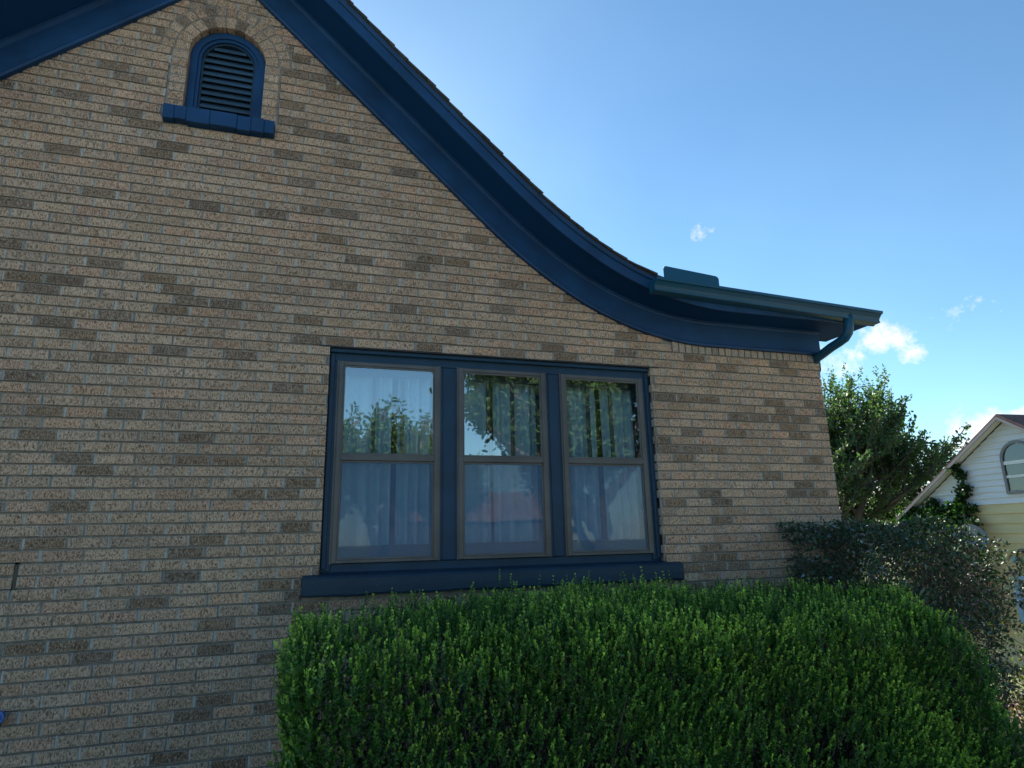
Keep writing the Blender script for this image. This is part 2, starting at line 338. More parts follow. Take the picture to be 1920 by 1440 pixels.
# ------------------------------------------------------------------ ground
def gz(x,y):
    t=np.clip((np.asarray(x,dtype=float)-4.6)/7.5,0,1); return -1.25*t*t*(3-2*t)
gb=MB(); xs=np.concatenate([[-300,-100,-40],np.arange(-20,22,.6),[30,60,120,300]]); ys=np.concatenate([[-300,-100,-40],np.arange(-22,24,.8),[40,90,300]])
for y in ys:
    for x in xs: gb.v.append((x,y,float(gz(x,y))+ .015*math.sin(x*2.1+y)*math.cos(y*1.7))); gb.c.append((1,1,1,1)); gb.uv.append((0,0))
nx=len(xs)
for j in range(len(ys)-1):
    for i in range(nx-1): gb.f.append((j*nx+i,j*nx+i+1,(j+1)*nx+i+1,(j+1)*nx+i)); gb.m.append(0)
tag(gb.build('ground',M['ground'],smooth=True),kind='structure')

# ------------------------------------------------------------------ brick house
house=empty('brick_house',(0,0,0))
tag(house,'tan brick house with navy swooping gable trim and triple window','house')
CH=.0677; Z0=2.8203; BL=.2055; AX=-.81; XR=4.085; XL=2*AX-XR
def S(x):
    """underside line of the rake soffit"""
    x=abs(x-AX)+AX
    if x<1.2: return 5.29-.925*(x+.155)
    if x>3.0: return 3.235
    a=0.; b=1.
    P=((1.2,4.037),(1.807,3.476),(2.347,3.235),(3.0,3.235))
    for _ in range(30):
        t=(a+b)/2; X=(1-t)**3*P[0][0]+3*t*(1-t)**2*P[1][0]+3*t*t*(1-t)*P[2][0]+t**3*P[3][0]
        if X<x: a=t
        else: b=t
    return (1-t)**3*P[0][1]+3*t*(1-t)**2*P[1][1]+3*t*t*(1-t)*P[2][1]+t**3*P[3][1]
def slope(x): return (S(x+.02)-S(x-.02))/.04
def ndist(x,z): return (S(x)-z)/math.sqrt(1+slope(x)**2)
WX0,WX1,WZ0,WZ1=-.003,2.418,1.37,Z0-.001
VX,VR,VS,VZ0=-.80,.25,4.912,4.43        # vent: centre x, radius, spring z, sill z
RING=.172
wall=MB()
def bcol():
    r=random.random()
    if r<.13: c=(.165,.130,.105)
    elif r<.16: c=(.135,.108,.090)
    elif r<.30: c=(.325,.240,.195)
    elif r<.62: c=(.330,.268,.225)
    else: c=(.300,.240,.200)
    k=random.uniform(.88,1.12); j=random.uniform(-.012,.012); return (c[0]*k*1.98+j,c[1]*k*1.67,c[2]*k*1.42-j,1)
def brick(mb,x0,x1,z0,z1,depth=.03,full=True,T=None,col=None,mi=0,hz=None):
    """one brick with slightly worn (bevelled) front edges; T maps wall-plane points into the world"""
    b=.0022; dy=random.uniform(-.0035,.0012); L=x1-x0; a=-.0985; a2=a+L if not full else .0985
    hh=(z1-z0)/2
    tilt=random.uniform(-.0008,.0008)
    pts=[(x0,depth,z0),(x1,depth,z0),(x1,depth,z1),(x0,depth,z1),
         (x0,dy+b,z0),(x1,dy+b,z0),(x1,dy+b,z1),(x0,dy+b,z1),
         (x0+b,dy,z0+b+tilt),(x1-b,dy,z0+b-tilt),(x1-b,dy,z1-b-tilt),(x0+b,dy,z1-b+tilt)]
    uv=[(a,-hh),(a2,-hh),(a2,hh),(a,hh)]*3
    if T: pts=[T(p) for p in pts]
    mb.add(pts,[(8,9,10,11),(4,5,9,8),(5,6,10,9),(6,7,11,10),(7,4,8,11),(0,1,5,4),(1,2,6,5),(2,3,7,6),(3,0,4,7)],mi,col or bcol(),uv)
JB=.0115; JH=.0095
def course(mb,k,x_lo,x_hi,keep,cuts,T=None,phase=0):
    """bricks of course k (bottom edge at Z0-(k)*CH ... )"""
    z1=Z0-k*CH; z0=z1-CH; zb0,zb1=z0+JB*.5,z1-JB*.5
    x=x_lo-BL*2+((k%2)*.5+random.uniform(-.05,.05))*BL+phase
    while x<x_hi:
        L=BL*random.uniform(.985,1.02)
        segs=[(x+JH/2,x+L-JH/2,True)]
        for (c0,c1) in cuts(z0,z1):
            ns=[]
            for a,b,f in segs:
                if b<=c0 or a>=c1: ns.append((a,b,f)); continue
                if a<c0-.025: ns.append((a,c0,False))
                if b>c1+.025: ns.append((c1,b,False))
            segs=ns
        for a,b,f in segs:
            a2,b2=max(a,x_lo),min(b,x_hi)
            if a2!=a or b2!=b: f=False
            if b2-a2<.02: continue
            if keep((a2+b2)/2,(zb0+zb1)/2,b2-a2):
                near = a2<WX0+.0 and b2>WX0-.02 or a2<WX1+.02 and b2>WX1-.02
                dep=.115 if (T is None and (near or abs(a2-VX)<.6)) else .03
                j=random.uniform(-.0016,.0016)
                brick(mb,a2,b2,zb0+j-random.uniform(0,.0012),zb1+j+random.uniform(0,.0012),dep,f,T)
                if b2<x_hi-.01 and abs(b2-(x+L-JH/2))<1e-6 and keep(b2+.03,(zb0+zb1)/2,.05):   # head joint: two light ridges, hollow between
                    d0=random.choice((.002,.003,.0045)); xa,xb=b2-.001,b2+JH+.001
                    pts=[(xa,d0,zb0-.001),(xb,d0,zb0-.001),(xb,d0,zb1+.001),(xa,d0,zb1+.001),(xa,.012,zb0-.001),(xb,.012,zb0-.001),(xb,.012,zb1+.001),(xa,.012,zb1+.001)]
                    if random.random()<.45:
                        xm=(xa+xb)/2; pts=pts[:0]+[(xa,d0,zb0),(xm,.0115,zb0),(xb,d0,zb0),(xb,d0,zb1),(xm,.0115,zb1),(xa,d0,zb1)]
                        if T: pts=[T(p) for p in pts]
                        mb.add(pts,[(0,1,4,5),(1,2,3,4)],2)
                    else:
                        if T: pts=[T(p) for p in pts]
                        mb.add(pts,[(0,1,2,3),(4,5,1,0),(7,6,2,3)],2)
        x+=L
def front_keep(xc,zc,L):
    if ndist(xc,zc)<.105: return False
    if xc>2.626 and zc>Z0+2*CH: return False
    if xc<2*AX-2.626 and zc>Z0+2*CH: return False
    return True
def arch_half(z,rad):
    if z<VS: return rad
    d=rad*rad-(z-VS)**2
    return math.sqrt(d) if d>0 else 0
CRX,CRZ0,CRZ1=-2.0,Z0-22*CH,Z0-20*CH
_d=pdir(27,1083); CRX=-.0727+_d.x*4.1909/_d.y
def front_cuts(z0,z1):
    out=[]; zm=(z0+z1)/2
    if CRZ0<zm<CRZ1: out.append((CRX-.009,CRX+.013))
    if WZ0-.155<zm<WZ1 :
        if zm<WZ0-.01: out.append((-.105,2.538))
        else: out.append((WX0,WX1))
    if VZ0-.004<zm<VS+VR+RING+.01:
        if zm<VS: h=VR+.105
        else: h=arch_half(zm,VR+RING)
        if zm<VS and zm>VS-.07: h=VR+.105
        if h>0: out.append((VX-h-.008,VX+h+.008))
    elif VZ0-.115<zm<VZ0: out.append((-1.158,-.452))
    return out
kmin=-int((5.85-Z0)/CH); kmax=int(Z0/CH)+3
for k in range(kmin,kmax): course(wall,k,XL,XR,front_keep,front_cuts)
# soldier course under the flat eave ends
for sgn in (0,1):
    x=2.632
    while x<XR-.03:
        wdt=random.choice((.058,.058,.061,.064)); a,b=x+.003,min(x+wdt-.003,XR)
        c=bcol()
        if random.random()<.7: c=(c[0]*.95,c[1]*.95,c[2]*.95,1)
        za,zb=Z0+2*CH+.006,S(x)-.06
        if sgn: a,b=2*AX-b,2*AX-a
        brick(wall,a,b,za,zb,.03,False,None,c); x+=wdt+.004
# arch rings (voussoirs) and header jambs of the gable vent
def voussoir(mb,r0,r1,t0,t1,col,dep=.11):
    dy=random.uniform(-.002,.001); b=.002
    def P(r,t,y): return (VX+r*math.cos(t),y,VS+r*math.sin(t))
    pts=[P(r0,t0,dep),P(r0,t1,dep),P(r1,t1,dep),P(r1,t0,dep),P(r0,t0,dy+b),P(r0,t1,dy+b),P(r1,t1,dy+b),P(r1,t0,dy+b),
         P(r0+b,t0+b/r0,dy),P(r0+b,t1-b/r0,dy),P(r1-b,t1-b/r0,dy),P(r1-b,t0+b/r0,dy)]
    uv=[(-.04,0)]*12
    mb.add(pts,[(8,9,10,11),(4,5,9,8),(5,6,10,9),(6,7,11,10),(7,4,8,11),(0,1,5,4),(1,2,6,5),(2,3,7,6),(3,0,4,7)],0,col,uv)
n=13
for i in range(n):
    t0=math.pi*i/n; t1=math.pi*(i+1)/n; g=.006/.25
    voussoir(wall,VR+.002,VR+.088,t0+g*.6,t1-g*.6,bcol())
n=17
for i in range(n):
    t0=math.pi*i/n; t1=math.pi*(i+1)/n
    voussoir(wall,VR+.098,VR+RING,t0+.016,t1-.016,bcol(),.03)
N_=40; rA,rB=VR+.003,VR+RING+.022
for i in range(N_):
    t0,t1=math.pi*i/N_,math.pi*(i+1)/N_
    wall.add([(VX+r_*math.cos(t_),.0045,VS+r_*math.sin(t_)) for r_,t_ in ((rA,t0),(rB,t0),(rB,t1),(rA,t1))],[(0,1,2,3)],1)
for a_,b_ in ((VX-VR-.110,VX-VR-.003),(VX+VR+.003,VX+VR+.110)):
    wall.add([(a_,.0045,VZ0),(b_,.0045,VZ0),(b_,.0045,VS),(a_,.0045,VS)],[(0,1,2,3)],1)
z=VZ0+.004
while z<VS-.02:
    for a,b in ((VX-VR-.098,VX-VR),(VX+VR,VX+VR+.098)):
        brick(wall,a,b,z+.003,min(z+CH-.006,VS-.002),.11,False)
    z+=CH
# side walls in the same brick
TS=lambda p:(XR-p[1],p[0],p[2])
for k in range(-3,kmax): course(wall,k,.0,8.0,lambda x,z,L:z<3.2,lambda a,b:[],TS)
# mortar bed behind the brick faces: strips, with the openings left out
brk=sorted(set([round(v,4) for v in list(np.arange(XL,XR+.001,.15))+[XR,WX0,WX1,AX]+[VX+VR*math.cos(math.pi*i/16) for i in range(17)]]))
def intervals(x,xm):
    top=S(x)-.02; iv=[(-.4,top)]
    holes=[]
    if WX0-1e-3<xm<WX1+1e-3: holes.append((WZ0-.06,WZ1))
    if abs(xm-VX)<VR: holes.append((VZ0-.03,VS+math.sqrt(max(0,VR*VR-(x-VX)**2))))
    for h0,h1 in holes:
        iv=[s for a,b in iv for s in ((a,h0),(h1,b))]
    return iv
for x0,x1 in zip(brk[:-1],brk[1:]):
    if x1-x0<1e-4: continue
    xm=(x0+x1)/2; A=intervals(x0,xm); B=intervals(x1,xm)
    for (a0,a1),(b0,b1) in zip(A,B):
        wall.add([(x0,.0140,a0),(x1,.0140,b0),(x1,.0140,b1),(x0,.0140,a1)],[(0,1,2,3)],1)
cx0=-1.62
for kk in (20,21):
    pass
wall.add([(XR-.0105,.0105,-1.2),(XR-.0105,8.0,-1.2),(XR-.0105,8.0,3.2),(XR-.0105,.0105,3.2)],[(0,1,2,3)],1)
wall.add([(XL,.0105,-.4),(XL,8.0,-.4),(XL,8.0,3.2),(XL,.0105,3.2)],[(0,1,2,3)],1)
# thickness of the wall round the openings (jamb returns) and the gable at the back
bk=[(XL,-.4)]+[(XR-.0105,-.4)]+[(x,S(x)-.02) for x in np.linspace(XR-.0105,XL,60)]
wall.add([(x,8.0,z) for x,z in bk],[tuple(range(len(bk)))],1)
# displaced joint low on the left: black strips stand in for its shade
for a,b,c_,d in ((CRX-.009,CRX+.013,CRZ0-.012,CRZ1+.004),(CRX-.25,CRX+.011,CRZ1-.006,CRZ1+.005),(CRX-.25,CRX-.004,CRZ0-.008,CRZ0+.004)):
    wall.box(a,b,.0062,.009,c_,d,3)
o_wall=wall.build('wall',[M['brick'],M['mortar'],M['mortar2'],M['cable_and_gap_black']],house)

# ---- swept trim (follows the rake curve); one run per side
def run(xe=4.40,n=90):
    xs=[AX+ (xe-AX)*i/n for i in range(n+1)]
    out=[]
    for i,x in enumerate(xs):
        s=slope(max(x,AX+.05)) if i else 0
        L=math.sqrt(1+s*s); nx_,nz_=-s/L,1/L
        if i==0: s0=slope(AX+.05); nx_,nz_=0,math.sqrt(1+s0*s0)     # mitre at the apex
        out.append((x,S(x),nx_,nz_))
    return out
def sweep(name,prof,material,xe=4.40,parent=house,sides=(1,-1),closed=True,jig=None,x_from=None,smooth=False):
    """prof=[(offset along the curve normal, y)]"""
    for sd_ in sides:
        mb=MB(); rn=run(xe); 
        if x_from is not None: rn=[r for r in rn if r[0]>=x_from]
        vs=[]
        for x,z,nx_,nz_ in rn:
            for o,y in prof:
                X=x+nx_*o; Z=z+nz_*o
                if sd_<0: X=2*AX-X
                vs.append((X,y,Z))
        m_=len(prof); fs=[]
        for i in range(len(rn)-1):
            for k in range(m_ if closed else m_-1): fs.append((i*m_+k,i*m_+(k+1)%m_,(i+1)*m_+(k+1)%m_,(i+1)*m_+k))
        if closed: fs+=[tuple(range(m_)),tuple(range(len(rn)*m_-1,(len(rn)-1)*m_-1,-1))]
        mb.add(vs,fs); mb.build(name,material,parent)
sweep('frieze_board',[(-.002,.008),(-.205,.008),(-.205,-.030),(-.213,-.036),(-.213,-.018),(-.205,-.018)][:0]+[(-.002,.008),(-.214,.008),(-.214,-.034),(-.199,-.040),(-.190,-.034),(-.186,-.022),(-.034,-.022),(-.030,-.028),(-.014,-.034),(-.010,-.044),(-.002,-.044)],M['navy'],xe=4.10)
sweep('soffit',[(.0,.0),(.0,-.318),(.016,-.318),(.016,.0)],M['navy_soffit'])
sweep('rake_fascia',[(-.022,-.3185),(-.022,-.336),(.050,-.336),(.050,-.3185)],M['navy'])
sweep('shingle_moulding',[(.052,-.3185),(.052,-.345),(.060,-.352),(.080,-.358),(.080,-.3185)],M['navy'])
# eave box end beyond the wall corner
eb=MB(); eb.box(4.088,4.398,.002,.20,3.236,3.252); eb.build('eave_soffit',M['navy_soffit'],house)
# roof: stepped shingle courses over the whole depth of the house
for sd_ in (1,-1):
    rb=MB(); rn=run(4.42,400); pts=[]; acc=0; last=None; stp=.135
    # courses measured along the slope from the eave upwards
    P=[(x,z,a,b) for x,z,a,b in rn]; ds=[0]
    for i in range(len(P)-1,0,-1): ds.append(ds[-1]+math.hypot(P[i][0]-P[i-1][0],P[i][1]-P[i-1][1]))
    ds=ds[::-1]
    nC=int(ds[0]/stp)+1
    def at(d):
        d=min(max(d,0),ds[0])
        for i in range(len(P)-1):
            if ds[i]>=d>=ds[i+1]:
                t=(ds[i]-d)/max(ds[i]-ds[i+1],1e-9); return [P[i][j]*(1-t)+P[i+1][j]*t for j in range(4)]
        return P[-1]
    for c in range(nC):
        for part in range(1):
            a=at(c*stp-.012); b=at(min((c+1)*stp+.03,ds[0]))
            y0=-.375-random.uniform(0,.014); lo,hi=.082,.097
            q=[(a[0]+a[2]*lo,a[1]+a[3]*lo),(a[0]+a[2]*hi,a[1]+a[3]*hi),(b[0]+b[2]*(lo+.006),b[1]+b[3]*(lo+.006)),(b[0]+b[2]*(lo-.004),b[1]+b[3]*(lo-.004))]
            mid=at((c+.5)*stp); 
            if sd_<0: q=[(2*AX-x,z) for x,z in q]
            rb.prism(q,y0,8.35)
    rb.build('roof',M['shingle'],house)
# ridge of the roof deck closing the house volume
dk=MB()
for x0,x1 in zip(np.linspace(XL-.3,XR+.3,80)[:-1],np.linspace(XL-.3,XR+.3,80)[1:]):
    dk.add([(x0,.0,S(x0)+.04),(x1,.0,S(x1)+.04),(x1,8.3,S(x1)+.04),(x0,8.3,S(x0)+.04)],[(0,1,2,3)])
dk.build('roof_deck',M['bark'],house)

def board_joint(x,o0,o1,y,side=1):
    s_=slope(x); L=math.sqrt(1+s_*s_); nx_,nz_=-s_/L,1/L; tx,tz=1/L,s_/L
    P_=[]
    for w_ in (-.0012,.0012):
        for o in (o0,o1): P_.append((x+nx_*o+tx*(w_+ (o-o0)*.25),S(x)+nz_*o+tz*(w_+(o-o0)*.25)))
    q=[P_[0],P_[2],P_[3],P_[1]]
    if side<0: q=[(2*AX-a,b) for a,b in q]
    m_=MB(); m_.prism(q,y,y+.004); return m_
board_joint(1.455,-.0215,.0495,-.3368).build('board_joint',M['backing'],house)
board_joint(3.02,-.0215,.0495,-.3368).build('board_joint',M['backing'],house)
board_joint(.62,-.186,-.034,-.0228,-1).build('board_joint',M['backing'],house)
board_joint(2.1,-.186,-.034,-.0228).build('board_joint',M['backing'],house)

# ---- gutter with end caps, splash guard, downspout
gx0,gx1=2.262,4.365; gz0,gz1=3.376,3.297
prof=[(-.338,.0),(-.338,-.088),(-.406,-.088),(-.418,-.086),(-.420,-.072),(-.413,-.068),(-.422,-.048),(-.436,-.032),(-.447,-.022),(-.460,-.020),(-.462,.001),(-.448,.003),(-.446,-.006)]
inner=[(-.341,.0),(-.341,-.085),(-.404,-.085),(-.411,-.078),(-.411,-.066),(-.419,-.047),(-.433,-.030),(-.445,-.019),(-.447,-.006)]
gm=MB()
for pr in (prof,inner):
    N=26; vs=[]
    for i in range(N+1):
        t=i/N; x=gx0+(gx1-gx0)*t; zz=gz0+(gz1-gz0)*t
        vs+=[(x,y,zz+z) for y,z in pr]
    k=len(pr); gm.add(vs,[(i*k+j,i*k+j+1,(i+1)*k+j+1,(i+1)*k+j) for i in range(N) for j in range(k-1)])
gut=gm.build('gutter',M['navy_gutter'],house,recalc=False)
for x,zz,s in ((gx0,gz0,-1),(gx1,gz1,1)):
    e=MB(); pl=prof[:-2]; n_=len(pl)
    xa,xb=(x-.003,x+.004)
    vs=[(xa,y,zz+z) for y,z in pl]+[(xb,y,zz+z) for y,z in pl]
    e.add(vs,[tuple(range(n_)),tuple(range(2*n_-1,n_-1,-1))]+[(i,(i+1)%n_,n_+(i+1)%n_,n_+i) for i in range(n_)])
    e.build('end_cap',M['navy_gutter'],gut)
sg=MB(); zl=lambda x:gz0+(gz1-gz0)*(x-gx0)/(gx1-gx0)
x0,x1=2.325,2.800; c=.018
poly=[(x0,zl(x0)-.012),(x1,zl(x1)-.012),(x1,zl(x1)+.062),(x1-.008,zl(x1)+.076),(x1-.024,zl(x1)+.084),(x0+.024,zl(x0)+.100),(x0+.008,zl(x0)+.094),(x0,zl(x0)+.080)]
sg.prism(poly,-.449,-.4465); sg.build('splash_guard',M['navy_gutter'],gut)
dsp=MB()
CP=Vector((-.0727,-4.1909,1.55))
path=[]
for (px,py,yy) in ((1590.6,594,-.385),(1591.5,610,-.385),(1590,624,-.375),(1584,634,-.34),(1573,642,-.28),(1559,651,-.20),(1542,664,-.09),(1529,674,.01)):
    d=pdir(px,py); path.append(tuple(CP+d*((yy-CP.y)/d.y)))
path[0]=(path[1][0],path[1][1],path[0][2]+.03)
p0=path[-1]; path+=[(4.15,.10,p0[2]-.06),(4.15,.15,p0[2]-.13),(4.15,.17,p0[2]-.25),(4.15,.17,1.0),(4.15,.17,-.2)]
dsp.tube(path,.038,16); ds_=dsp.build('downspout',M['navy_gutter'],house,smooth=True)

# ---- triple window
FY=.052
fr=MB()
fr.box(WX0-.0,.062,FY,.13,WZ0-.01,Z0-.092,bev=.003)                         # left casing
fr.box(2.352,WX1,FY,.13,WZ0-.01,Z0-.092,bev=.003)
fr.box(WX0,WX1,FY,.13,Z0-.0915,Z0-.006,bev=.003)                            # head casing
fr.box(WX0+.004,WX1-.004,.020,FY-.001,Z0-.034,Z0-.007,bev=.004)             # head drip mould
fr.box(.004,.034,.038,FY-.001,WZ0+.004,Z0-.036,bev=.004); fr.box(2.384,2.414,.038,FY-.001,WZ0+.004,Z0-.036,bev=.004)
fr.box(WX0,WX1,.065,.13,WZ0-.035,WZ0+.036,bev=.004)                         # bottom rail
frame=fr.build('window_frame',M['navy_win'],house)
for a,b in ((.748,.886),(1.543,1.672)):
    mm=MB(); mm.box(a,b,FY+.004,.13,WZ0+.037,Z0-.093,bev=.003); mm.box(a+.030,b-.030,FY-.002,FY+.003,WZ0+.04,Z0-.095,bev=.001); mm.build('mullion',M['navy_win'],frame)
li=MB(); li.box(-.075,2.492,-.002,.09,Z0-.0055,Z0+.001); li.build('lintel',M['steel'],house)
# sill: rough painted masonry with sloping top
sl=MB(); N=70; vs=[]
rs=random.Random(3)
ph=[rs.uniform(0,6) for _ in range(6)]
for i in range(N+1):
    x=-.100+2.632*i/N; e=.0025*math.sin(x*9+ph[0])+.0018*math.sin(x*23+ph[1])+rs.uniform(-.0008,.0008); e2=.003*math.sin(x*13+ph[2])+rs.uniform(-.0025,.0025)
    for y,z in ((.10,WZ0-.018),(.045,WZ0-.016),(-.030,WZ0-.030+e*.5),(-.046,WZ0-.036+e*.6),(-.056,WZ0-.048+e*.5),(-.058+e*.6,WZ0-.095),(-.056+e*.7,WZ0-.140+e2),(-.048,WZ0-.153+e2),(.0,WZ0-.153+e2*.5),(.10,WZ0-.153)):
        vs.append((x,y,z))
k=10; sl.add(vs,[(i*k+j,i*k+(j+1)%k,(i+1)*k+(j+1)%k,(i+1)*k+j) for i in range(N) for j in range(k)]+[tuple(range(k)),tuple(range((N+1)*k-1,N*k-1,-1))])
sl.build('window_sill',M['navy_sill'],house,smooth=False)

def make_window(x0,x1):
    z0,z1=1.408,2.732; zr=2.080
    W_=empty('window'); W_.parent=house
    f=MB(); t=.030; y0,y1=.040,.066
    f.box(x0,x0+t,y0,y1,z0,z1,bev=.002); f.box(x1-t,x1,y0,y1,z0,z1,bev=.002)
    f.box(x0+t,x1-t,y0+.001,y1,z1-.026,z1,bev=.002); f.box(x0+t,x1-t,y0+.001,y1,z0,z0+.020,bev=.002)
    f.box(x0+t,x1-t,y0-.003,y1,zr-.022,zr+.016,bev=.003)
    f.box(x0-.012,x0-.0005,y0+.008,y0+.013,z0-.004,z1+.006); f.box(x1+.0005,x1+.012,y0+.008,y0+.013,z0-.004,z1+.006)   # mounting flange
    for zz in (1.50,1.78,2.06,2.34,2.62):
        for xx in (x0-.006,x1+.006): f.box(xx-.003,xx+.003,y0+.003,y0+.0078,zz-.003,zz+.003)
    f.build('storm_frame',M['alu'],W_)
    f=MB(); a,b=x0+t,x1-t                                            # slim inner frames of the two storm lights
    for (za,zb,yy) in ((zr+.0165,z1-.0265,.046),(z0+.0205,zr-.0225,.050)):
        f.box(a+.0005,a+.011,yy,yy+.010,za,zb); f.box(b-.011,b-.0005,yy,yy+.010,za,zb)
        f.box(a+.0115,b-.0115,yy,yy+.010,zb-.011,zb-.0005); f.box(a+.0115,b-.0115,yy,yy+.010,za+.0005,za+.011)
    f.build('storm_sash',M['alu'],W_)
    g=MB(); g.add([(a+.01,.053,zr+.02),(b-.01,.053,zr+.02),(b-.01,.053,z1-.03),(a+.01,.053,z1-.03)],[(0,1,2,3)]); g.build('upper_pane',M['glass'],W_)
    g=MB(); g.add([(a+.01,.062,z0+.025),(b-.01,.062,z0+.025),(b-.01,.062,zr-.026),(a+.01,.062,zr-.026)],[(0,1,2,3)]); g.build('lower_pane',M['glass_low'],W_)
    g=MB(); g.add([(a+.011,.0525,z0+.030),(b-.011,.0525,z0+.030),(b-.011,.0525,zr-.033),(a+.011,.0525,zr-.033)],[(0,1,2,3)]); g.build('insect_screen',M['screen'],W_)
    # the old wooden sash behind, upper light divided by two upright bars
    f=MB(); ya,yb=.105,.128
    f.box(x0+.01,x0+.048,ya,yb,z0+.02,z1-.02); f.box(x1-.048,x1-.01,ya,yb,z0+.02,z1-.02)
    f.box(x0+.048,x1-.048,ya+.001,yb,z1-.075,z1-.021); f.box(x0+.048,x1-.048,ya+.001,yb,z0+.021,z0+.105); f.box(x0+.048,x1-.048,ya+.001,yb,zr-.03,zr+.012)
    for q in (1/3,2/3):
        xm=x0+.048+(x1-x0-.096)*q; f.box(xm-.013,xm+.013,ya+.002,yb-.002,zr+.013,z1-.076)
    f.build('inner_sash',M['muntin'],W_)
    return W_
wins=[make_window(.064,.746),make_window(.888,1.541),make_window(1.674,2.350)]
# room behind the glass
rm=MB()
rx0,rx1,ry0,ry1,rz0,rz1=-.35,2.75,.135,3.6,.55,3.0
rm.add([(rx0,ry0,rz0),(rx1,ry0,rz0),(rx1,ry1,rz0),(rx0,ry1,rz0),(rx0,ry0,rz1),(rx1,ry0,rz1),(rx1,ry1,rz1),(rx0,ry1,rz1)],[(0,1,2,3),(4,5,6,7),(1,2,6,5),(2,3,7,6),(3,0,4,7)])
for a,b,c_,d in ((rx0,WX0,rz0,rz1),(WX1,rx1,rz0,rz1),(WX0,WX1,rz0,WZ0),(WX0,WX1,WZ1,rz1)):
    rm.add([(a,.132,c_),(b,.132,c_),(b,.132,d),(a,.132,d)],[(0,1,2,3)])
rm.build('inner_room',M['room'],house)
def curtain(x0,x1,lab,seed,y=.185,amp=.034,wav=.10,z0=1.36,z1=2.86,fl=.0):
    rs=random.Random(seed); mb=MB(); N=int((x1-x0)/.006); K=14; ph=rs.uniform(0,6)
    us=[]; u=ph
    for i in range(N+1):
        u+=.006/wav*2*math.pi*(1+.45*math.sin(i*.11+ph)); us.append(u)
    vs=[]
    for j in range(K+1):
        t=j/K; z=z1+(z0-z1)*t
        for i in range(N+1):
            x=x0+(x1-x0)*i/N; s=math.sin(us[i]+.35*t*math.sin(i*.05)); s=math.copysign(abs(s)**.7,s)
            vs.append((x+fl*t*math.sin(i*.02),y+amp*(.55+.45*t)*s+.006*math.sin(us[i]*.37),z))
    n_=N+1; mb.add(vs,[(j*n_+i,j*n_+i+1,(j+1)*n_+i+1,(j+1)*n_+i) for j in range(K) for i in range(N)])
    o=mb.build('curtain',M['curtain'],smooth=True); tag(o,lab,'curtain','curtains behind the triple window'); return o
curtain(.0,.435,'pale blue curtain, left half, behind the leftmost window',1)
curtain(.475,.80,'pale blue curtain, right half, behind the leftmost window',2)
curtain(.84,1.16,'pale blue curtain, left half, behind the middle window',3)
curtain(1.185,1.60,'pale blue curtain, right half, behind the middle window',4)
curtain(1.65,2.02,'pale blue curtain, left half, behind the rightmost window',5)
curtain(2.045,2.42,'pale blue curtain, right half, behind the rightmost window',6)

# ---- gable vent
vent=empty('gable_vent',(VX,0,VS)); vent.parent=house
def arch_ring(mb,r0,r1,y0,y1,zb):
    pts=[]; N=28
    A=[(r0,zb-VS)]+[(r0*math.cos(math.pi*i/N),r0*math.sin(math.pi*i/N)) for i in range(N+1)]+[(-r0,zb-VS)]
    B=[(r1,zb-VS)]+[(r1*math.cos(math.pi*i/N),r1*math.sin(math.pi*i/N)) for i in range(N+1)]+[(-r1,zb-VS)]
    n_=len(A); vs=[(x,y0,z) for x,z in A]+[(x,y0,z) for x,z in B]+[(x,y1,z) for x,z in A]+[(x,y1,z) for x,z in B]
    fs=[]
    for i in range(n_-1):
        fs+=[(i,i+1,n_+i+1,n_+i),(2*n_+i,3*n_+i,3*n_+i+1,2*n_+i+1),(i,2*n_+i,2*n_+i+1,i+1),(n_+i,n_+i+1,3*n_+i+1,3*n_+i)]
    fs+=[(0,n_,3*n_,2*n_),(n_-1,2*n_-1,4*n_-1,3*n_-1)]
    mb.add(vs,fs)
v=MB(); arch_ring(v,.200,.247,.050,.11,VZ0); arch_ring(v,.178,.1995,.062,.11,VZ0); v.build('vent_frame',M['navy'],vent)
v=MB(); arch_ring(v,.163,.1775,.078,.11,VZ0+.002); v.build('inner_frame',M['navy_sill'],vent)
zz=VZ0+.012; 
while zz<VS+.15:
    hw=.1765 if zz<VS-.02 else math.sqrt(max(.0004,.1765**2-(zz+.02-VS)**2))
    if hw>.04:
        l=MB(); l.add([(-hw,.083,zz-.012-VS),(hw,.083,zz-.012-VS),(hw,.118,zz+.040-VS),(-hw,.118,zz+.040-VS),(-hw,.083,zz+.010-VS),(hw,.083,zz+.010-VS),(hw,.118,zz+.052-VS),(-hw,.118,zz+.052-VS)],[(0,1,2,3),(4,5,6,7),(0,1,5,4),(2,3,7,6)])
        l.build('louver_slat',M['louver'],vent)
    zz+=.0535
v=MB(); v.add([(-.25,.14,VZ0-VS-.03),(.25,.14,VZ0-VS-.03),(.25,.14,.26),(-.25,.14,.26)],[(0,1,2,3)]); v.build('vent_backing',M['backing'],vent)
v=MB(); xs_=[-1.155,-1.085,-1.010,-.865,-.695,-.605,-.520,-.455]; offs=[(0,0,.0),(-.002,.006,.001),(.002,-.006,.002),(.001,-.002,.004),(-.002,-.007,-.001),(.002,-.003,.003),(-.001,.003,.0)]
for (a,b),(dz,dzz,dy) in zip(zip(xs_[:-1],xs_[1:]),offs):
    v.box(a-VX+.001,b-VX-.0003,-.052-dy,.075,VZ0-.108+dzz*.8-VS,VZ0-.002+dz-VS,bev=.003)
v.box(-1.152-VX,-.458-VX,-.042,.070,VZ0-.098-VS,VZ0-.008-VS)
v.build('vent_sill',M['navy'],vent)

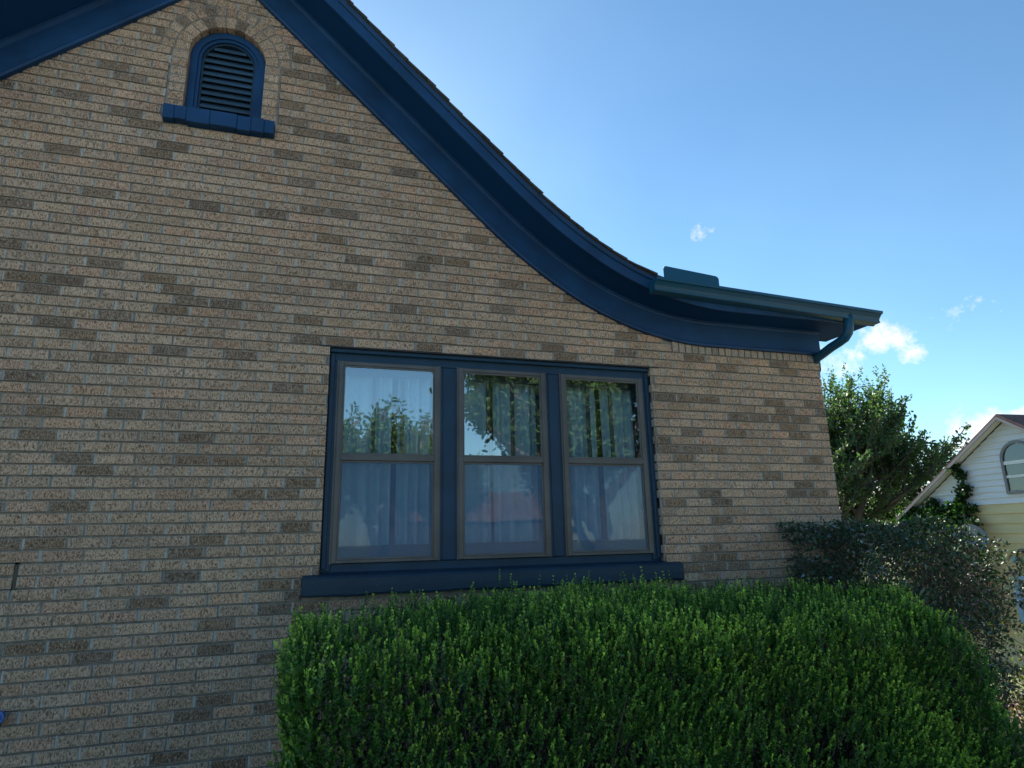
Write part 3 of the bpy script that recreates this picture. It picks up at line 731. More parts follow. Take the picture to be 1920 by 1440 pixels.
# ------------------------------------------------------------------ foliage helpers
def tri_noise(P,s,seed=0):
    q=P*s+seed; return (np.sin(q[:,0]*1.7+q[:,1]*2.3)+np.sin(q[:,1]*1.9-q[:,2]*2.1+1.3)+np.sin(q[:,2]*2.7+q[:,0]*1.1+2.1))/3
def twigs(name,A,B,r0,r1,material,parent,col=None):
    """three-sided tapered sticks from A to B"""
    A=np.asarray(A);B=np.asarray(B);N=len(A); D=norm(B-A); r=norm(rng.normal(size=(N,3))); S1=norm(np.cross(D,r)); S2=np.cross(D,S1)
    vs=[]
    for base,rad in ((A,r0),(B,r1)):
        rad=np.broadcast_to(np.asarray(rad,dtype=float),(N,))[:,None]
        for a in (0,2.094,4.189): vs.append(base+(S1*math.cos(a)+S2*math.sin(a))*rad)
    V=np.stack(vs,axis=1).reshape(-1,3)
    cols=np.tile(np.array([[.5,.5,.5]]),(N,1))
    return quads_mesh(name,V,6,cols,material,parent,faces=[(0,1,4,3),(1,2,5,4),(2,0,3,5)])

# ---- clipped boxwood hedge in front of the wall
hx0,hx1=-.12,4.0
def hz_top(x,y):
    base=1.045+.055*np.exp(-((x-1.5)/1.3)**2)-.02*np.clip(x-2.5,0,2)
    f=np.clip((-y-1.05)/.55,0,1.2); base=base-.10*f**2
    l=np.clip((x0_-x+.18)/.2,0,1) if False else 0
    return base+.018*np.sin(x*5.1+y*3)+.014*np.sin(x*11.3-y*7)+.010*np.sin(x*23+1)
def yfront(x,z):
    return -1.56+.05*np.sin(x*2.3+1)+.04*np.sin(x*5.7+z*4)+.02*np.sin(x*13+z*9)+.10*np.clip(1-z,0,1)*-.6
hedge=empty('boxwood_hedge',(1.9,-.9,0)); tag(hedge,'bright green small leaved clipped hedge below the triple window','hedge')
def rx1(y,z=1.0): return 4.05+.08*np.sin(z*11+y*5)-.88*np.clip((-y-.3)/1.2,0,1)+.50*np.clip((.95-z)/.55,0,1)
sh_p=[];sh_d=[];sh_l=[]
# top surface
n_=9500
x=rng.uniform(hx0,4.05,n_); y=rng.uniform(-1.62,-.22,n_); k=x<rx1(y)+.02; x,y=x[k],y[k]
z=hz_top(x,y)+rng.normal(0,.022,len(x)); P=np.stack([x,y,z],1); D=np.stack([rng.normal(0,.16,len(x)),rng.normal(-.05,.16,len(x)),np.ones(len(x))],1)
sh_p.append(P); sh_d.append(D); sh_l.append(rng.uniform(.06,.14,len(x))+ (rng.random(len(x))<.05)*rng.uniform(.03,.08,len(x)))
# front face
n_=11500
x=rng.uniform(hx0,3.6,n_); z=1.10-rng.random(n_)**1.1*1.02; k=x<rx1(-1.5,z); x,z=x[k],z[k]; n_=len(x); y=yfront(x,z)+np.clip((z-.92)/.2,0,1)**2*.12+np.abs(rng.normal(0,.045,n_))
P=np.stack([x,y,z-.04],1); D=np.stack([rng.normal(0,.24,n_),rng.normal(-.42,.2,n_),rng.uniform(.7,1.1,n_)],1)
sh_p.append(P); sh_d.append(D); sh_l.append(rng.uniform(.06,.135,n_))
# left and right ends
n_=3600
y=rng.uniform(-1.6,-.22,n_); z=1.13-rng.random(n_)*1.05; x=hx0+.02+.03*np.sin(z*9+y*4)+np.abs(rng.normal(0,.03,n_))-.03*np.clip(1-z,0,1)
P=np.stack([x,y,z-.04],1); D=np.stack([rng.normal(-.35,.2,n_),rng.normal(0,.22,n_),rng.uniform(.7,1.1,n_)],1)
sh_p.append(P); sh_d.append(D); sh_l.append(rng.uniform(.05,.11,n_))
n_=3200
y=rng.uniform(-1.6,-.3,n_); z=1.08-rng.random(n_)*1.0; x=rx1(y,z)-.02+.04*np.sin(z*7+y*4)-np.abs(rng.normal(0,.04,n_))
P=np.stack([x,y,z-.04],1); D=np.stack([rng.normal(.3,.2,n_),rng.normal(-.1,.25,n_),rng.uniform(.7,1.1,n_)],1)
sh_p.append(P); sh_d.append(D); sh_l.append(rng.uniform(.06,.13,n_))
# one long sprout standing above the rest, in front of the window sill
sh_p.append(np.array([[1.02,-.45,1.19],[1.03,-.46,1.20],[2.10,-.4,1.16],[.25,-.45,1.14],[2.9,-.4,1.12]])); sh_d.append(np.array([[.03,0,1],[-.1,0,1],[0.05,0,1],[0,0.05,1],[.05,0,1]])); sh_l.append(np.array([.16,.12,.13,.12,.12]))
SP=np.concatenate(sh_p); SD=norm(np.concatenate(sh_d)); SL=np.concatenate(sh_l); NS=len(SP)
lvl=tri_noise(SP,3.3,4)
dens=tri_noise(SP,2.1,9)+.5*tri_noise(SP,6.7,2)
keep=rng.random(NS)<np.clip(.60+dens*.65,.08,1); keep[-5:]=True; SP,SD,SL,lvl=SP[keep],SD[keep],SL[keep],lvl[keep]; NS=len(SP)
G=9
fr_=np.linspace(.12,1.0,G)
sidev=norm(np.cross(SD,norm(rng.normal(size=(NS,3))))); sidew=np.cross(SD,sidev)
LP=[];LD=[];LL=[];LC=[]
shade=rng.uniform(.75,1.2,NS)
young=np.clip(rng.normal(.45,.3,NS)+lvl*.3,0,1)
for g,t in enumerate(fr_):
    base=SP+SD*(SL*t)[:,None]
    ang=g*1.5708+rng.normal(0,.3,NS)
    rad=sidev*np.cos(ang)[:,None]+sidew*np.sin(ang)[:,None]
    for s_ in (1,-1):
        d=norm(rad*s_*(.85-.45*t)+SD*(.55+.5*t)+rng.normal(0,.12,(NS,3)))
        LP.append(base); LD.append(d); LL.append(rng.uniform(.0125,.0205,NS)*(1.05-.25*t))
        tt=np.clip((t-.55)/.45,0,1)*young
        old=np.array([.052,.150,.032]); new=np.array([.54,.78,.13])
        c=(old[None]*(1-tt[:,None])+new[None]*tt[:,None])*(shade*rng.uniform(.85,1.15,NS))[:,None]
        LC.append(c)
LP=np.concatenate(LP);LD=np.concatenate(LD);LL=np.concatenate(LL);LC=np.concatenate(LC)
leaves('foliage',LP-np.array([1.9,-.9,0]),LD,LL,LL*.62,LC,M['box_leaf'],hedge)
# inner mass of larger leaves, coloured dark to stand for shade in the gaps
n_=46000
x=rng.uniform(hx0+.03,4.1,n_); y=rng.uniform(-1.52,-.24,n_); z=rng.uniform(.02,1.12,n_); k=(x<rx1(y,z)-.03)&(z<hz_top(x,y)-.02)&(y>yfront(x,z)+.05)
P=np.stack([x,y,z],1)[k]; N2=len(P)
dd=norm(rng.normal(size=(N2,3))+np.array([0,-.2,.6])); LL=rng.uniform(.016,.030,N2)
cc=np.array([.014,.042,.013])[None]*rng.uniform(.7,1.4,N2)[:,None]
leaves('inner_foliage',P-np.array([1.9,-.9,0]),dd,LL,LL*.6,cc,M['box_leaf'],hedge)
k=rng.random(NS)<.25; A=SP[k]-SD[k]*.03; B=SP[k]+SD[k]*(SL[k]*.95)[:,None]
n_=350; x=rng.uniform(hx0+.45,3.0,n_); bx=np.stack([x,rng.uniform(-1.3,-.4,n_),np.zeros(n_)],1); ex=bx+np.stack([rng.normal(0,.15,n_),rng.normal(0,.2,n_),rng.uniform(.7,1.05,n_)],1)
twigs('stems',np.concatenate([A,bx])-np.array([1.9,-.9,0]),np.concatenate([B,ex])-np.array([1.9,-.9,0]),np.concatenate([np.full(len(A),.0016),np.full(n_,.006)]),np.concatenate([np.full(len(A),.0008),np.full(n_,.002)]),M['twig'],hedge)
# a few dry leaves caught in it
n_=420; k=rng.integers(0,NS,n_); P=SP[k]+rng.normal(0,.02,(n_,3)); cc=np.array([.38,.30,.20])[None]*rng.uniform(.5,1.2,n_)[:,None]
k2=(P[:,0]>1.3)&((tri_noise(P,4.3,1)>.25)|(rng.random(len(P))<.15)); P,cc=P[k2],cc[k2]
LLd=rng.uniform(.012,.03,len(P)); leaves('dead_leaves',P-np.array([1.9,-.9,0]),rng.normal(size=(len(P),3)),LLd,LLd*.6,cc,M['dry_leaf'],hedge)

# ---- taller, darker, half bare hedge round the house corner
th=empty('privet_hedge',(4.6,-.3,0)); tag(th,'tall dark flat topped hedge with bare grey twigs at the house corner','hedge')
def in_tall(P):
    x,y,z=P[:,0],P[:,1],P[:,2]
    lx=3.42+.10*np.sin(z*5+1)+.05*np.sin(y*9)+np.clip(1.25-z,0,1)*.10; rx=4.86+.24*np.clip((y+.4)/1.0,0,1)-.42*np.clip((z-1.15)/.4,0,1)**1.5+.07*np.sin(z*6)+.05*np.sin(y*11)-.25*np.clip(.75-z,0,1)
    zt=1.545+.022*np.sin(x*6)+.018*np.sin(y*8+x*3)-.03*np.clip(x-4.6,0,1)
    yf=-.78+.06*np.sin(x*4.2+z*3)+.04*np.sin(x*9-z*5)
    yb=np.where(x<4.14,-.05,.75)
    d=np.minimum.reduce([x-lx,rx-x,zt-z,y-yf,yb-y]); return d
n_=420000; P=np.stack([rng.uniform(3.2,5.9,n_),rng.uniform(-.95,.8,n_),rng.uniform(.05,1.65,n_)],1); d=in_tall(P)
cl=tri_noise(P,7,3)+.6*tri_noise(P,15,5)
wob=.05*cl
p_=np.exp(-np.clip(d+wob,0,1)/.10)*(d+wob>-.01)
bare=np.clip((P[:,0]-4.35)/.5,0,1)*np.clip((1.45-P[:,2])/.3,0,1)       # right part has lost much of its foliage
p_=p_*(1-.25*bare)*np.clip(.72+cl*.8,.06,1)*np.where(P[:,2]>1.42,1.5,1.0)
k=rng.random(n_)<p_*.9; P=P[k]; bare=bare[k]; cl=cl[k]; N2=len(P)
dd=norm(rng.normal(size=(N2,3))+np.array([0,-.5,.35]))
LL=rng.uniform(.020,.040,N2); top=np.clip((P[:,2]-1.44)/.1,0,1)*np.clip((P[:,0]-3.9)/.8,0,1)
base=np.array([.045,.088,.055])[None]*(1-top[:,None])+np.array([.070,.125,.030])[None]*top[:,None]  # leaves at the top right coloured yellower, standing in for backlight
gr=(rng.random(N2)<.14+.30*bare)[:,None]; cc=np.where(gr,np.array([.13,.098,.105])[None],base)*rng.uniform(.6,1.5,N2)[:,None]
pale=(rng.random(N2)<.05)[:,None]; cc=np.where(pale,np.array([.24,.32,.37])[None],cc)  # a few leaves coloured pale blue-grey as painted highlights
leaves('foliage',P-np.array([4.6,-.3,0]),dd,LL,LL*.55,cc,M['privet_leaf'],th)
# twigs
A=[];B=[];r0=[];r1=[]
rs=random.Random(11)
for i in range(48):
    bx=Vector((rs.uniform(3.65,4.95),rs.uniform(-.6,.4) if i%2 else rs.uniform(-.6,-.15),-.1))
    if bx.x<4.15 and bx.y>-.12: bx.y=-.2
    p=bx; dcur=Vector((rs.gauss(0,.18),rs.gauss(0,.15),1)).normalized(); rr_=rs.uniform(.008,.016)
    for s in range(9):
        q=p+dcur*rs.uniform(.13,.2); A.append(p);B.append(q);r0.append(rr_);r1.append(rr_*.85); rr_*=.85
        for b_ in range(5):
            d2=(dcur*.5+Vector((rs.gauss(0,.7),rs.gauss(-.2,.7),rs.gauss(.25,.4)))).normalized(); e=q+d2*rs.uniform(.12,.26)
            A.append(q);B.append(e);r0.append(rr_*.4+.001);r1.append(.0015)
            for c_ in range(3):
                f_=q+(e-q)*rs.uniform(.4,1); g_=f_+(d2+Vector((rs.gauss(0,.6),rs.gauss(0,.6),rs.gauss(.1,.5)))).normalized()*rs.uniform(.05,.12)
                A.append(f_);B.append(g_);r0.append(.0018);r1.append(.0009)
        dcur=(dcur+Vector((rs.gauss(0,.15),rs.gauss(0,.15),.15))).normalized(); p=q
A=np.array([tuple(a) for a in A]);B=np.array([tuple(a) for a in B]); dB=in_tall(B); k=(dB>-.03)&(A[:,2]<1.6)
twigs('twigs',A[k]-np.array([4.6,-.3,0]),B[k]-np.array([4.6,-.3,0]),np.array(r0)[k],np.array(r1)[k],M['twig'],th)

# ---- low twiggy shrub beside it
def bush(name,label,c,rad,h,n,Lr,col,mat_,seed,ntw=60,group=None,bare=.0):
    rs=np.random.default_rng(seed); e=empty(name,c); tag(e,label,'shrub',group)
    A=[];B=[];LPp=[]
    for i in range(ntw):
        d=rs.normal(size=3); d[2]=abs(d[2])+.7; d/=np.linalg.norm(d); p=np.array([rs.normal(0,rad*.15),rs.normal(0,rad*.15),-.05]); L=h*rs.uniform(.6,1.05)
        for s in range(5):
            q=p+d*L/5; A.append(p);B.append(q); d=d+rs.normal(0,.18,3)*np.array([rad/h,rad/h,1])*1.2; d/=np.linalg.norm(d)
            for t in range(3):
                e2=q+(d+rs.normal(0,.7,3))*.16*h*.7; A.append(q);B.append(e2); LPp.append((q,e2))
            p=q
    twigs('twigs',A,B,.0035,.0015,M['twig'],e)
    a=np.array([l[0] for l in LPp]);b=np.array([l[1] for l in LPp]); idx=rs.integers(0,len(a),n); t=rs.random(n)[:,None]
    P=a[idx]*(1-t)+b[idx]*t+rs.normal(0,.015,(n,3)); LL=rs.uniform(Lr*.6,Lr,n); cc=np.array(col)[None]*rs.uniform(.6,1.4,n)[:,None]
    leaves('foliage',P,rs.normal(size=(n,3))+np.array([0,-.2,.4]),LL,LL*.5,cc,mat_,e); return e
bush('shrub','sparse twiggy grey green shrub in dry leaves at lower right',(5.15,-1.25,-.05),.5,.62,2600,.032,(.055,.085,.035),M['privet_leaf'],3)
bush('shrub','small yellowing shrub growing at the foot of the tall hedge',(5.75,-.35,-.1),.5,.85,2600,.040,(.10,.135,.03),M['vine_leaf'],5)

# ------------------------------------------------------------------ trees
def tree(name,label,base,height,spread,leafL,nleaf,col,seed,lean=(0,0),mat_=None,levels=4,clump=.28,first=.28,t0=.45,up=.35,group=None,barkr=.16,shoots=0):
    rs=random.Random(seed); r2=np.random.default_rng(seed); e=empty(name,base); tag(e,label,'tree',group)
    mb=MB(); tips=[]
    def grow(p,d,L,rad,lv):
        pts=[p]; rads=[rad]; n=4; q=p
        for i in range(n):
            d=(d+Vector((rs.gauss(0,.13),rs.gauss(0,.13),rs.gauss(.04,.08)))).normalized(); q=q+d*(L/n); pts.append(q); rads.append(rad*(1-.45*(i+1)/n))
            if lv>=2: tips.append((pts[-2],q,lv,d))
        mb.tube(pts,rads,6 if lv<2 else 4,cap=False)
        if lv>=levels: return
        nb=(5,5,4,4,3)[lv]
        for j in range(nb):
            t=rs.uniform(.35,1) if lv else rs.uniform(t0,1.0); i=min(int(t*n),n-1); o=pts[i]+(pts[i+1]-pts[i])*(t*n-i if t<1 else 1)
            az=j*2.4+rs.uniform(-.5,.5); u=Vector((math.cos(az),math.sin(az),0)); 
            nd_=(d*(.55)+u*(spread*(1.0 if lv<2 else .8))+Vector((lean[0],lean[1],up))).normalized()
            grow(o,nd_,L*rs.uniform(.55,.8)*(1 if lv else 1.05),rad*.5,lv+1)
        grow(q,(d+Vector((lean[0]*.5,lean[1]*.5,.2))).normalized(),L*.7,rad*.55,lv+1)
    grow(Vector((0,0,-.1)),Vector((lean[0]*.3,lean[1]*.3,1)).normalized(),height*first,barkr,0)
    zmax=max(t[1].z for t in tips); sc_=height/zmax
    for i,v_ in enumerate(mb.v): mb.v[i]=(v_[0]*sc_,v_[1]*sc_,v_[2]*sc_)
    mb.build('trunk',M['bark'],e,smooth=True)
    a=np.array([tuple(t[0]) for t in tips])*sc_; b=np.array([tuple(t[1]) for t in tips])*sc_; dd=np.array([tuple(t[3]) for t in tips]); lv=np.array([t[2] for t in tips],dtype=float)
    wgt=np.where(lv>=levels-1,1.0,.18); wgt/=wgt.sum()
    idx=r2.choice(len(a),nleaf,p=wgt); t=r2.random(nleaf)[:,None]*1.15
    P=a[idx]*(1-t)+b[idx]*t+r2.normal(0,clump*.35,(nleaf,3))*np.array([1,1,.8])
    D=norm(dd[idx]*.6+r2.normal(0,.6,(nleaf,3))+np.array([0,0,-.15]))
    LL=r2.uniform(leafL*.55,leafL,nleaf)
    cv=.5+.5*tri_noise(P,1.6,seed); cc=np.array(col)[None]*(r2.uniform(.65,1.35,nleaf)*(.7+.6*cv))[:,None]
    if shoots:   # upright leafy shoots standing out of the crown
        hi=np.argsort(-(b[:,2]+r2.normal(0,.8,len(b))))[:shoots*3]; pick=r2.choice(hi,shoots); PP=[];DD=[];Ls=[]
        for i in pick:
            L=r2.uniform(.35,.9); d0=norm(np.array([r2.normal(lean[0]*.6,.18),r2.normal(0,.18),1.0]))
            m_=26; tt=np.linspace(0,1,m_)[:,None]; PP.append(b[i]+d0*L*tt+r2.normal(0,.05,(m_,3))*(1-.6*tt)); DD.append(norm(r2.normal(0,.7,(m_,3))+d0*.3+np.array([0,0,-.1]))); Ls.append(r2.uniform(leafL*.6,leafL,m_)*(1-.35*tt[:,0]))
        PP=np.concatenate(PP);DD=np.concatenate(DD);Ls=np.concatenate(Ls); P=np.concatenate([P,PP]);D=np.concatenate([D,DD]);LL=np.concatenate([LL,Ls]); cc=np.concatenate([cc,np.array(col)[None]*r2.uniform(.8,1.5,len(PP))[:,None]])
    leaves('crown',P,D,LL,LL*.5,cc,mat_ or M['tree_leaf'],e,droop=.15); return e
tree('leafy_tree','leafy dark green tree between brick house and white gabled house',(15.9,11.6,-1.25),8.1,.70,.16,33000,(.072,.130,.060),21,lean=(.16,-.04),shoots=110,clump=.17,t0=.15,first=.22)
tree('leafy_tree','smaller dark tree rising behind the white gable\'s left slope',(19.6,12.2,-1.25),5.6,.55,.15,16000,(.04,.08,.03),8,t0=.2,shoots=25,clump=.34)
# trees and a house across the street, seen only as reflections in the panes
for i,(az,D,h,sd2) in enumerate(((1.0,24,6.6,31),(5.0,25,6.4,32),(9.0,24,6.2,33),(12.5,27,5.6,34))):
    x=-.07+D*math.sin(R(az)); y=4.19-D*math.cos(R(az))
    tree('street_tree',['round green tree opposite, leftmost in the left pane reflection','bushy green tree opposite, second in the left pane reflection','green tree opposite, third in the left pane reflection','small green tree opposite, beside the big shade tree'][i],(x,y,0),h,.55,.20,6000,(.06,.12,.03),sd2,clump=.5,group=None,levels=3)
tree('shade_tree','big loose crowned shade tree reflected in middle and right panes',(6.8,-10.2,0),9.6,.75,.20,42000,(.045,.085,.025),41,clump=.5,levels=4,t0=.2,first=.22)

# ------------------------------------------------------------------ neighbour's house
az=R(5); dv=np.array([math.sin(az),math.cos(az)]); nv=np.array([math.cos(az),-math.sin(az)]); Q=np.array([13.749,5.009])
nb=empty('gabled_house',(Q[0],Q[1],0)); tag(nb,'white gabled house with pale yellow lower siding and arched attic window','house')
def F(s,z,out=0.0):
    """facade point: s along the facade (away from the camera), out towards the camera side"""
    p=dv*s-nv*out; return (p[0],p[1],z)
AS,AZ=0.0,3.70; RS=(1.91)/2.86; s_l=3.05; s_r=-3.05*1.0
def ztop(s): return AZ-(s*.667 if s>0 else -s*.667)
def lap(mb,z0,z1,sfun,mi=0):
    s0,s1=sfun(z0); s2,s3=sfun(z1)
    if s1-s0<.02: return
    s2,s3=(s2,s3) if s3>s2 else ((s0+s1)/2-.001,(s0+s1)/2+.001)
    mb.add([F(s0,z0,.034),F(s1,z0,.034),F(s3,z1,.002),F(s2,z1,.002),F(s0,z0,.0),F(s1,z0,.0)],[(0,1,2,3),(0,1,5,4)],mi)
sw=MB(); zb=1.99; z=zb
while z<AZ-.02:
    z2=min(z+.127,AZ); lap(sw,z,z2,lambda zz:(-(AZ-zz)/.667,(AZ-zz)/.667)); z=z2
sw.build('gable_siding',M['side_white'],nb)
sy_=MB(); z=zb
while z>-1.3:
    lap(sy_,z-.2,z,lambda zz:(-3.05,3.05)); z-=.2
for s0 in (3.05,-3.05): sy_.add([F(s0,-1.4,.01),F(s0,zb,.01),F(s0,zb,-8),F(s0,-1.4,-8)],[(0,1,2,3)])
sy_.add([F(-3.05,-1.4,-8),F(3.05,-1.4,-8),F(3.05,zb,-8),F(0,AZ,-8),F(-3.05,zb,-8)],[(0,1,2,3,4)])
sy_.build('wall_siding',M['side_yellow'],nb)
rf=MB()
for sg_ in (1,-1):
    e=3.35*sg_; zz=lambda s:AZ+.07-abs(s)*.667
    a=[F(0,zz(0),.22),F(e,zz(e),.22),F(e,zz(e),-8.3),F(0,zz(0),-8.3)]; b=[(p[0],p[1],p[2]+.05) for p in a]
    rf.add(a+b,[(0,1,2,3),(4,5,6,7),(0,1,5,4),(1,2,6,5),(2,3,7,6),(3,0,4,7)])
roof2=rf.build('roof',M['shingle_red'],nb)
for sg_ in (1,-1):
    t=MB(); e=3.36*sg_; zz=lambda s:AZ+.068-abs(s)*.667
    a=[F(0,zz(0),.245),F(e,zz(e),.245),F(e,zz(e)-.06,.245),F(0,zz(0)-.07,.245)]; b=[F(0,zz(0),.223),F(e,zz(e),.223),F(e,zz(e)-.06,.223),F(0,zz(0)-.07,.223)]
    t.add(a+b,[(0,1,2,3),(4,5,6,7),(0,1,5,4),(1,2,6,5),(2,3,7,6),(3,0,4,7)]); t.build('rake_trim',M['grey_trim'],nb)
    t=MB(); t.add([F(0,zz(0)-.005,.222),F(e,zz(e)-.005,.222),F(e,zz(e)-.03,0.0),F(0,zz(0)-.03,0.0)],[(0,1,2,3)]); t.build('rake_soffit',M['white_trim'],nb)
# arched attic window
ac,ar,az0,azs=-.13,.37,2.235,2.87
aw=empty('attic_window'); aw.parent=nb
def facade_ring(mb,c,r0,r1,zb_,zs,o0,o1):
    N=20; A=[(c+r0,zb_)]+[(c+r0*math.cos(math.pi*i/N),zs+r0*math.sin(math.pi*i/N)) for i in range(N+1)]+[(c-r0,zb_)]
    B=[(c+r1,zb_-.0)]+[(c+r1*math.cos(math.pi*i/N),zs+r1*math.sin(math.pi*i/N)) for i in range(N+1)]+[(c-r1,zb_-.0)]
    n_=len(A); vs=[F(s,z,o1) for s,z in A]+[F(s,z,o1) for s,z in B]+[F(s,z,o0) for s,z in A]+[F(s,z,o0) for s,z in B]; fs=[]
    for i in range(n_-1): fs+=[(i,i+1,n_+i+1,n_+i),(i,2*n_+i,2*n_+i+1,i+1),(n_+i,n_+i+1,3*n_+i+1,3*n_+i)]
    mb.add(vs,fs)
def fbox(mb,s0,s1,z0,z1,o0,o1):
    vs=[F(s,z,o) for o in (o0,o1) for s,z in ((s0,z0),(s1,z0),(s1,z1),(s0,z1))]; mb.add(vs,[(0,1,2,3),(4,5,6,7),(0,1,5,4),(1,2,6,5),(2,3,7,6),(3,0,4,7)])
t=MB(); facade_ring(t,ac,ar-.055,ar,az0,azs,.0,.075); fbox(t,ac-ar,ac+ar,az0-.06,az0,.0,.08); t.build('frame',M['grey_trim'],aw)
t=MB(); fbox(t,ac-ar+.056,ac+ar-.056,azs-.10,azs-.03,.038,.07); fbox(t,ac-ar+.056,ac+ar-.056,2.50,2.55,.038,.066); t.build('sash_rail',M['white_trim'],aw)
t=MB(); N=20; r=ar-.05; pl=[F(ac+r,az0,.040)]+[F(ac+r*math.cos(math.pi*i/N),azs+r*math.sin(math.pi*i/N),.040) for i in range(N+1)]+[F(ac-r,az0,.040)]
t.add(pl,[tuple(range(len(pl)))]); t.build('backing',M['cable_and_gap_black'],aw)
t=MB(); pl=[(p[0]-.006*nv[0],p[1]-.006*nv[1],p[2]) for p in pl]; t.add(pl,[tuple(range(len(pl)))]); t.build('pane',M['glass_dark'],aw)
# lower window with pale blue frame
lw_=empty('lower_window'); lw_.parent=nb
t=MB(); fbox(t,.40,.50,-.38,.55,.0,.08); fbox(t,-.62,-.52,-.38,.55,.0,.08); fbox(t,-.52,.40,.47,.55,.0,.078); fbox(t,-.52,.40,-.38,-.30,.0,.078); fbox(t,-.52,.40,.06,.12,.046,.07); t.build('frame',M['blue_trim'],lw_)
t=MB(); t.add([F(-.52,-.3,.038),F(.40,-.3,.038),F(.40,.47,.038),F(-.52,.47,.038)],[(0,1,2,3)]); t.build('backing',M['room'],lw_)
t=MB(); t.add([F(-.52,-.3,.044),F(.40,-.3,.044),F(.40,.47,.044),F(-.52,.47,.044)],[(0,1,2,3)]); t.build('pane',M['glass_dark'],lw_)
t=MB(); fbox(t,-.64,.52,.552,.60,.0,.08); t.build('head_trim',M['shingle_red'],lw_)
# satellite dish on the yellow wall
def W(s,z,out): p=F(s,z,out); return Vector((Q[0]+p[0],Q[1]+p[1],p[2]))
dc=W(.85,1.28,.50); dish=empty('satellite_dish',dc); tag(dish,'grey satellite dish on the pale yellow siding beyond the hedge','dish')
ax=Vector((-.55,-.62,.45)).normalized(); u_=ax.cross(Vector((0,0,1))).normalized(); v_=u_.cross(ax)
t=MB(); vs=[(0,0,0)]; K=24
for j in range(1,6):
    for i in range(K):
        a=2*math.pi*i/K; r=.27*j/5; p=u_*math.cos(a)*r+v_*math.sin(a)*r*1.1+ax*(.09*(j/5)**2); vs.append(tuple(p))
fs=[(0,1+i,1+(i+1)%K) for i in range(K)]+[(1+(j-1)*K+i,1+(j-1)*K+(i+1)%K,1+j*K+(i+1)%K,1+j*K+i) for j in range(1,5) for i in range(K)]
t.add(vs,fs); rim=[Vector(vs[1+4*K+i%K]) for i in range(K+1)]; t.build('reflector',M['dish'],dish,smooth=True)
t=MB(); t.tube(rim,.008,6,cap=False); t.build('rim',M['dish'],dish)
t=MB(); t.tube([-v_*.25+ax*.05,-v_*.2+ax*.38],.010,6); t.tube([-v_*.2+ax*.36,-v_*.17+ax*.44],.03,8); t.build('feed_arm',M['dish'],dish)
w0=W(.85,1.16,.0)-dc; t=MB(); t.tube([Vector((0,0,0)),-ax*.10,w0+Vector((-.08,0,.0)),w0],.018,8); t.build('mount',M['dish'],dish)
# coil of cable hung on the wall, meter box
cc_=W(.16,.92,.07); t=MB()
for q in range(5):
    pts=[]
    for i in range(29):
        a=2*math.pi*i/28; rz_=.15+.012*q+.02*math.sin(a*2+q); pts.append((dv[0]*rz_*.8*math.cos(a)-nv[0]*.012*q+ .0,dv[1]*rz_*.8*math.cos(a)-nv[1]*.012*q,rz_*math.sin(a)-.03*q))
    t.tube(pts,.009,6)
o=t.build('cable_coil',M['cable_and_gap_black']); o.location=cc_; tag(o,'loops of black cable hanging on the yellow siding','cable coil')
t=MB(); t.tube([W(.33,.86,.03),W(.30,.84,.06),W(.20,.80,.06)],.008,6); t.box(0,0.001,0,.001,0,.001)
bx=MB(); b0=[F(.30,.78,.0),F(.42,.78,.0),F(.42,.90,.0),F(.30,.90,.0),F(.30,.78,.07),F(.42,.78,.07),F(.42,.90,.07),F(.30,.90,.07)]
bx.add(b0,[(0,1,2,3),(4,5,6,7),(0,1,5,4),(1,2,6,5),(2,3,7,6),(3,0,4,7)]); bx.add([F(.29,.905,0),F(.43,.905,0),F(.43,.905,.08),F(.29,.905,.08),F(.29,.915,0),F(.43,.915,0),F(.43,.915,.08),F(.29,.915,.08)],[(0,1,2,3),(4,5,6,7),(0,1,5,4),(1,2,6,5),(2,3,7,6),(3,0,4,7)])
o=bx.build('junction_box',M['blue_trim']); o.location=(Q[0],Q[1],0); tag(o,'small pale grey junction box beside the cable loops','junction box')
# climbing vine over the left corner of the gable
vn=empty('climbing_vine',(Q[0]+dv[0]*2,Q[1]+dv[1]*2,0)); tag(vn,'green vine climbing the left slope of the white gable','vine')
n_=14000; s=rng.uniform(.9,3.5,n_); z=rng.uniform(-.5,3.0,n_)
cen=1.22+np.clip(2.25-z,0,1)*.55+.06*np.sin(z*7); wd=.10+.10*np.clip(2.6-z,0,.6)+np.clip(2.15-z,0,1.0)*1.0
strand=(np.abs(s-cen)<wd*(1+.35*np.sin(z*17)))&(z<2.93)
mass=((s-2.25)/.95)**2+((z-1.35)/(.78))**2<1+.3*np.sin(s*9+z*7)
k=(strand|mass); s,z=s[k],z[k]; n_=len(s)
depth=.05+np.abs(rng.normal(0,.07,n_))+np.clip(2.0-z,0,1)*rng.uniform(0,.45,n_)
P=np.stack([Q[0]+dv[0]*s-nv[0]*depth,Q[1]+dv[1]*s-nv[1]*depth,z],1); LL=rng.uniform(.06,.11,n_)
cc=np.array([.028,.075,.022])[None]*(rng.uniform(.6,1.5,n_)*(.8+.5*tri_noise(P,4)))[:,None]
loc=np.array([Q[0]+dv[0]*2,Q[1]+dv[1]*2,0])
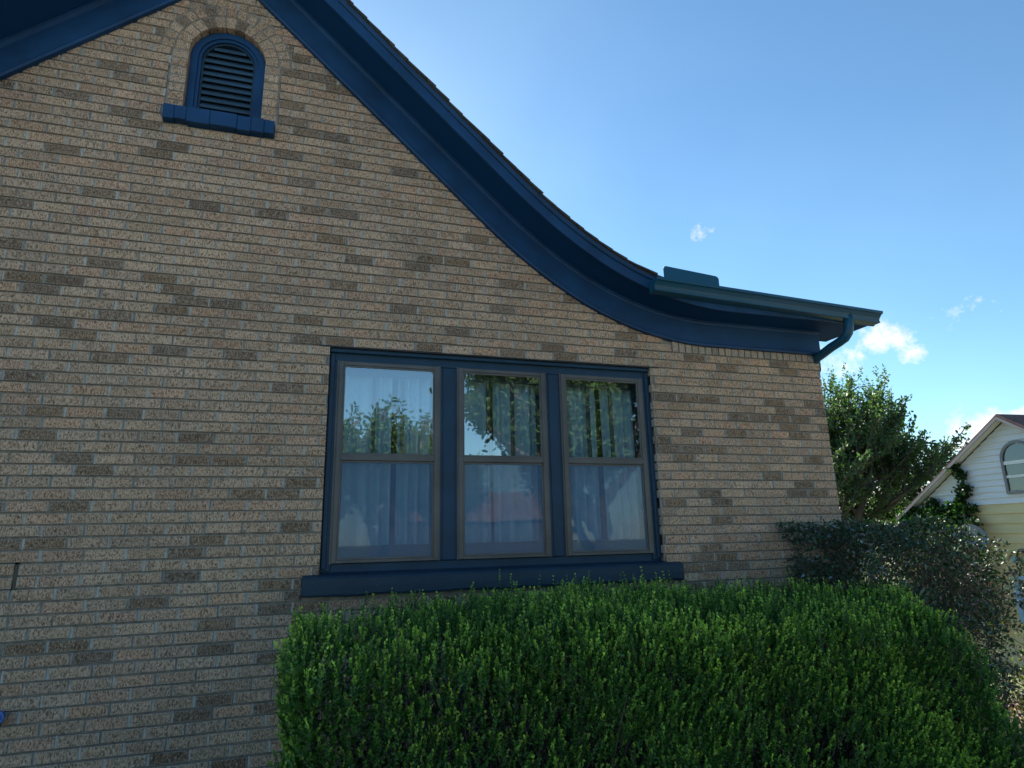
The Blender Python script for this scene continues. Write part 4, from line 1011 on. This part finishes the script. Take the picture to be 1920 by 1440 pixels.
leaves('foliage',P-loc,norm(rng.normal(size=(n_,3))+np.array([-.5,-.2,-.1])),LL,LL*.7,cc,M['vine_leaf'],vn)
t=MB(); t.tube([F(2.2-2*1.0,-1.2,.06),F(1.9-2,.4,.08),F(1.5-2,1.6,.06),F(1.25-2,2.3,.05),F(1.22-2,2.85,.04)],[.03,.025,.02,.014,.008],6); t.build('stem',M['bark'],vn)

# house across the street (seen mirrored in the middle pane)
hh=empty('street_house',(11,-44,0)); tag(hh,'low house with rusty orange roof across the street, seen reflected','house')
t=MB(); t.box(-6,6,-4,4,0,2.7); t.build('wall',M['bark'],hh)
t=MB(); t.prism([(-6.5,2.65),(6.5,2.65),(5.2,4.7),(-5.2,4.7)],-4.4,4.4); t.build('roof',M['shingle_orange'],hh)

# ------------------------------------------------------------------ small things
# blue spigot handle on the wall, cut by the left edge of the photo
bl=empty('blue_tap',(-1.60,-.05,.55)); 
loc_dir=pdir(0,1345); tt=(-.06+4.1909)/loc_dir.y; bp_=Vector((-.0727,-4.1909,1.55))+loc_dir*tt
bl.location=bp_+Vector((-.012,0,0)); tag(bl,'small round blue tap handle low on the brick wall at far left','tap')
t=MB()
K=18; 
t.tube([(0,-.012,0),(0,.004,0)],[.034,.034],18); t.tube([(0,-.020,0),(0,-.012,0)],[.014,.02],12); t.build('handle',M['blue_plastic'],bl,smooth=False)
t=MB(); t.tube([(0,.004,0),(0,.07,0)],.010,10); t.tube([(0,.03,0),(0,.03,-.05)],.011,10); t.build('spout',M['steel'],bl)

# fallen dry leaves
n_=5200; x=rng.uniform(4.3,9.5,n_); y=rng.uniform(-2.4,3.5,n_); P=np.stack([x,y,gz(x,y)+rng.uniform(.012,.035,n_)],1)
LL=rng.uniform(.03,.07,n_); cc=np.array([.34,.24,.16])[None]*rng.uniform(.5,1.5,n_)[:,None]
o=leaves('fallen_leaves',P,norm(rng.normal(size=(n_,3))*np.array([1,1,.25])),LL,LL*.6,cc,M['dry_leaf']); tag(o,kind='stuff'); o['label']='dry tan leaves scattered on the ground right of the hedge'; o['category']='leaves'
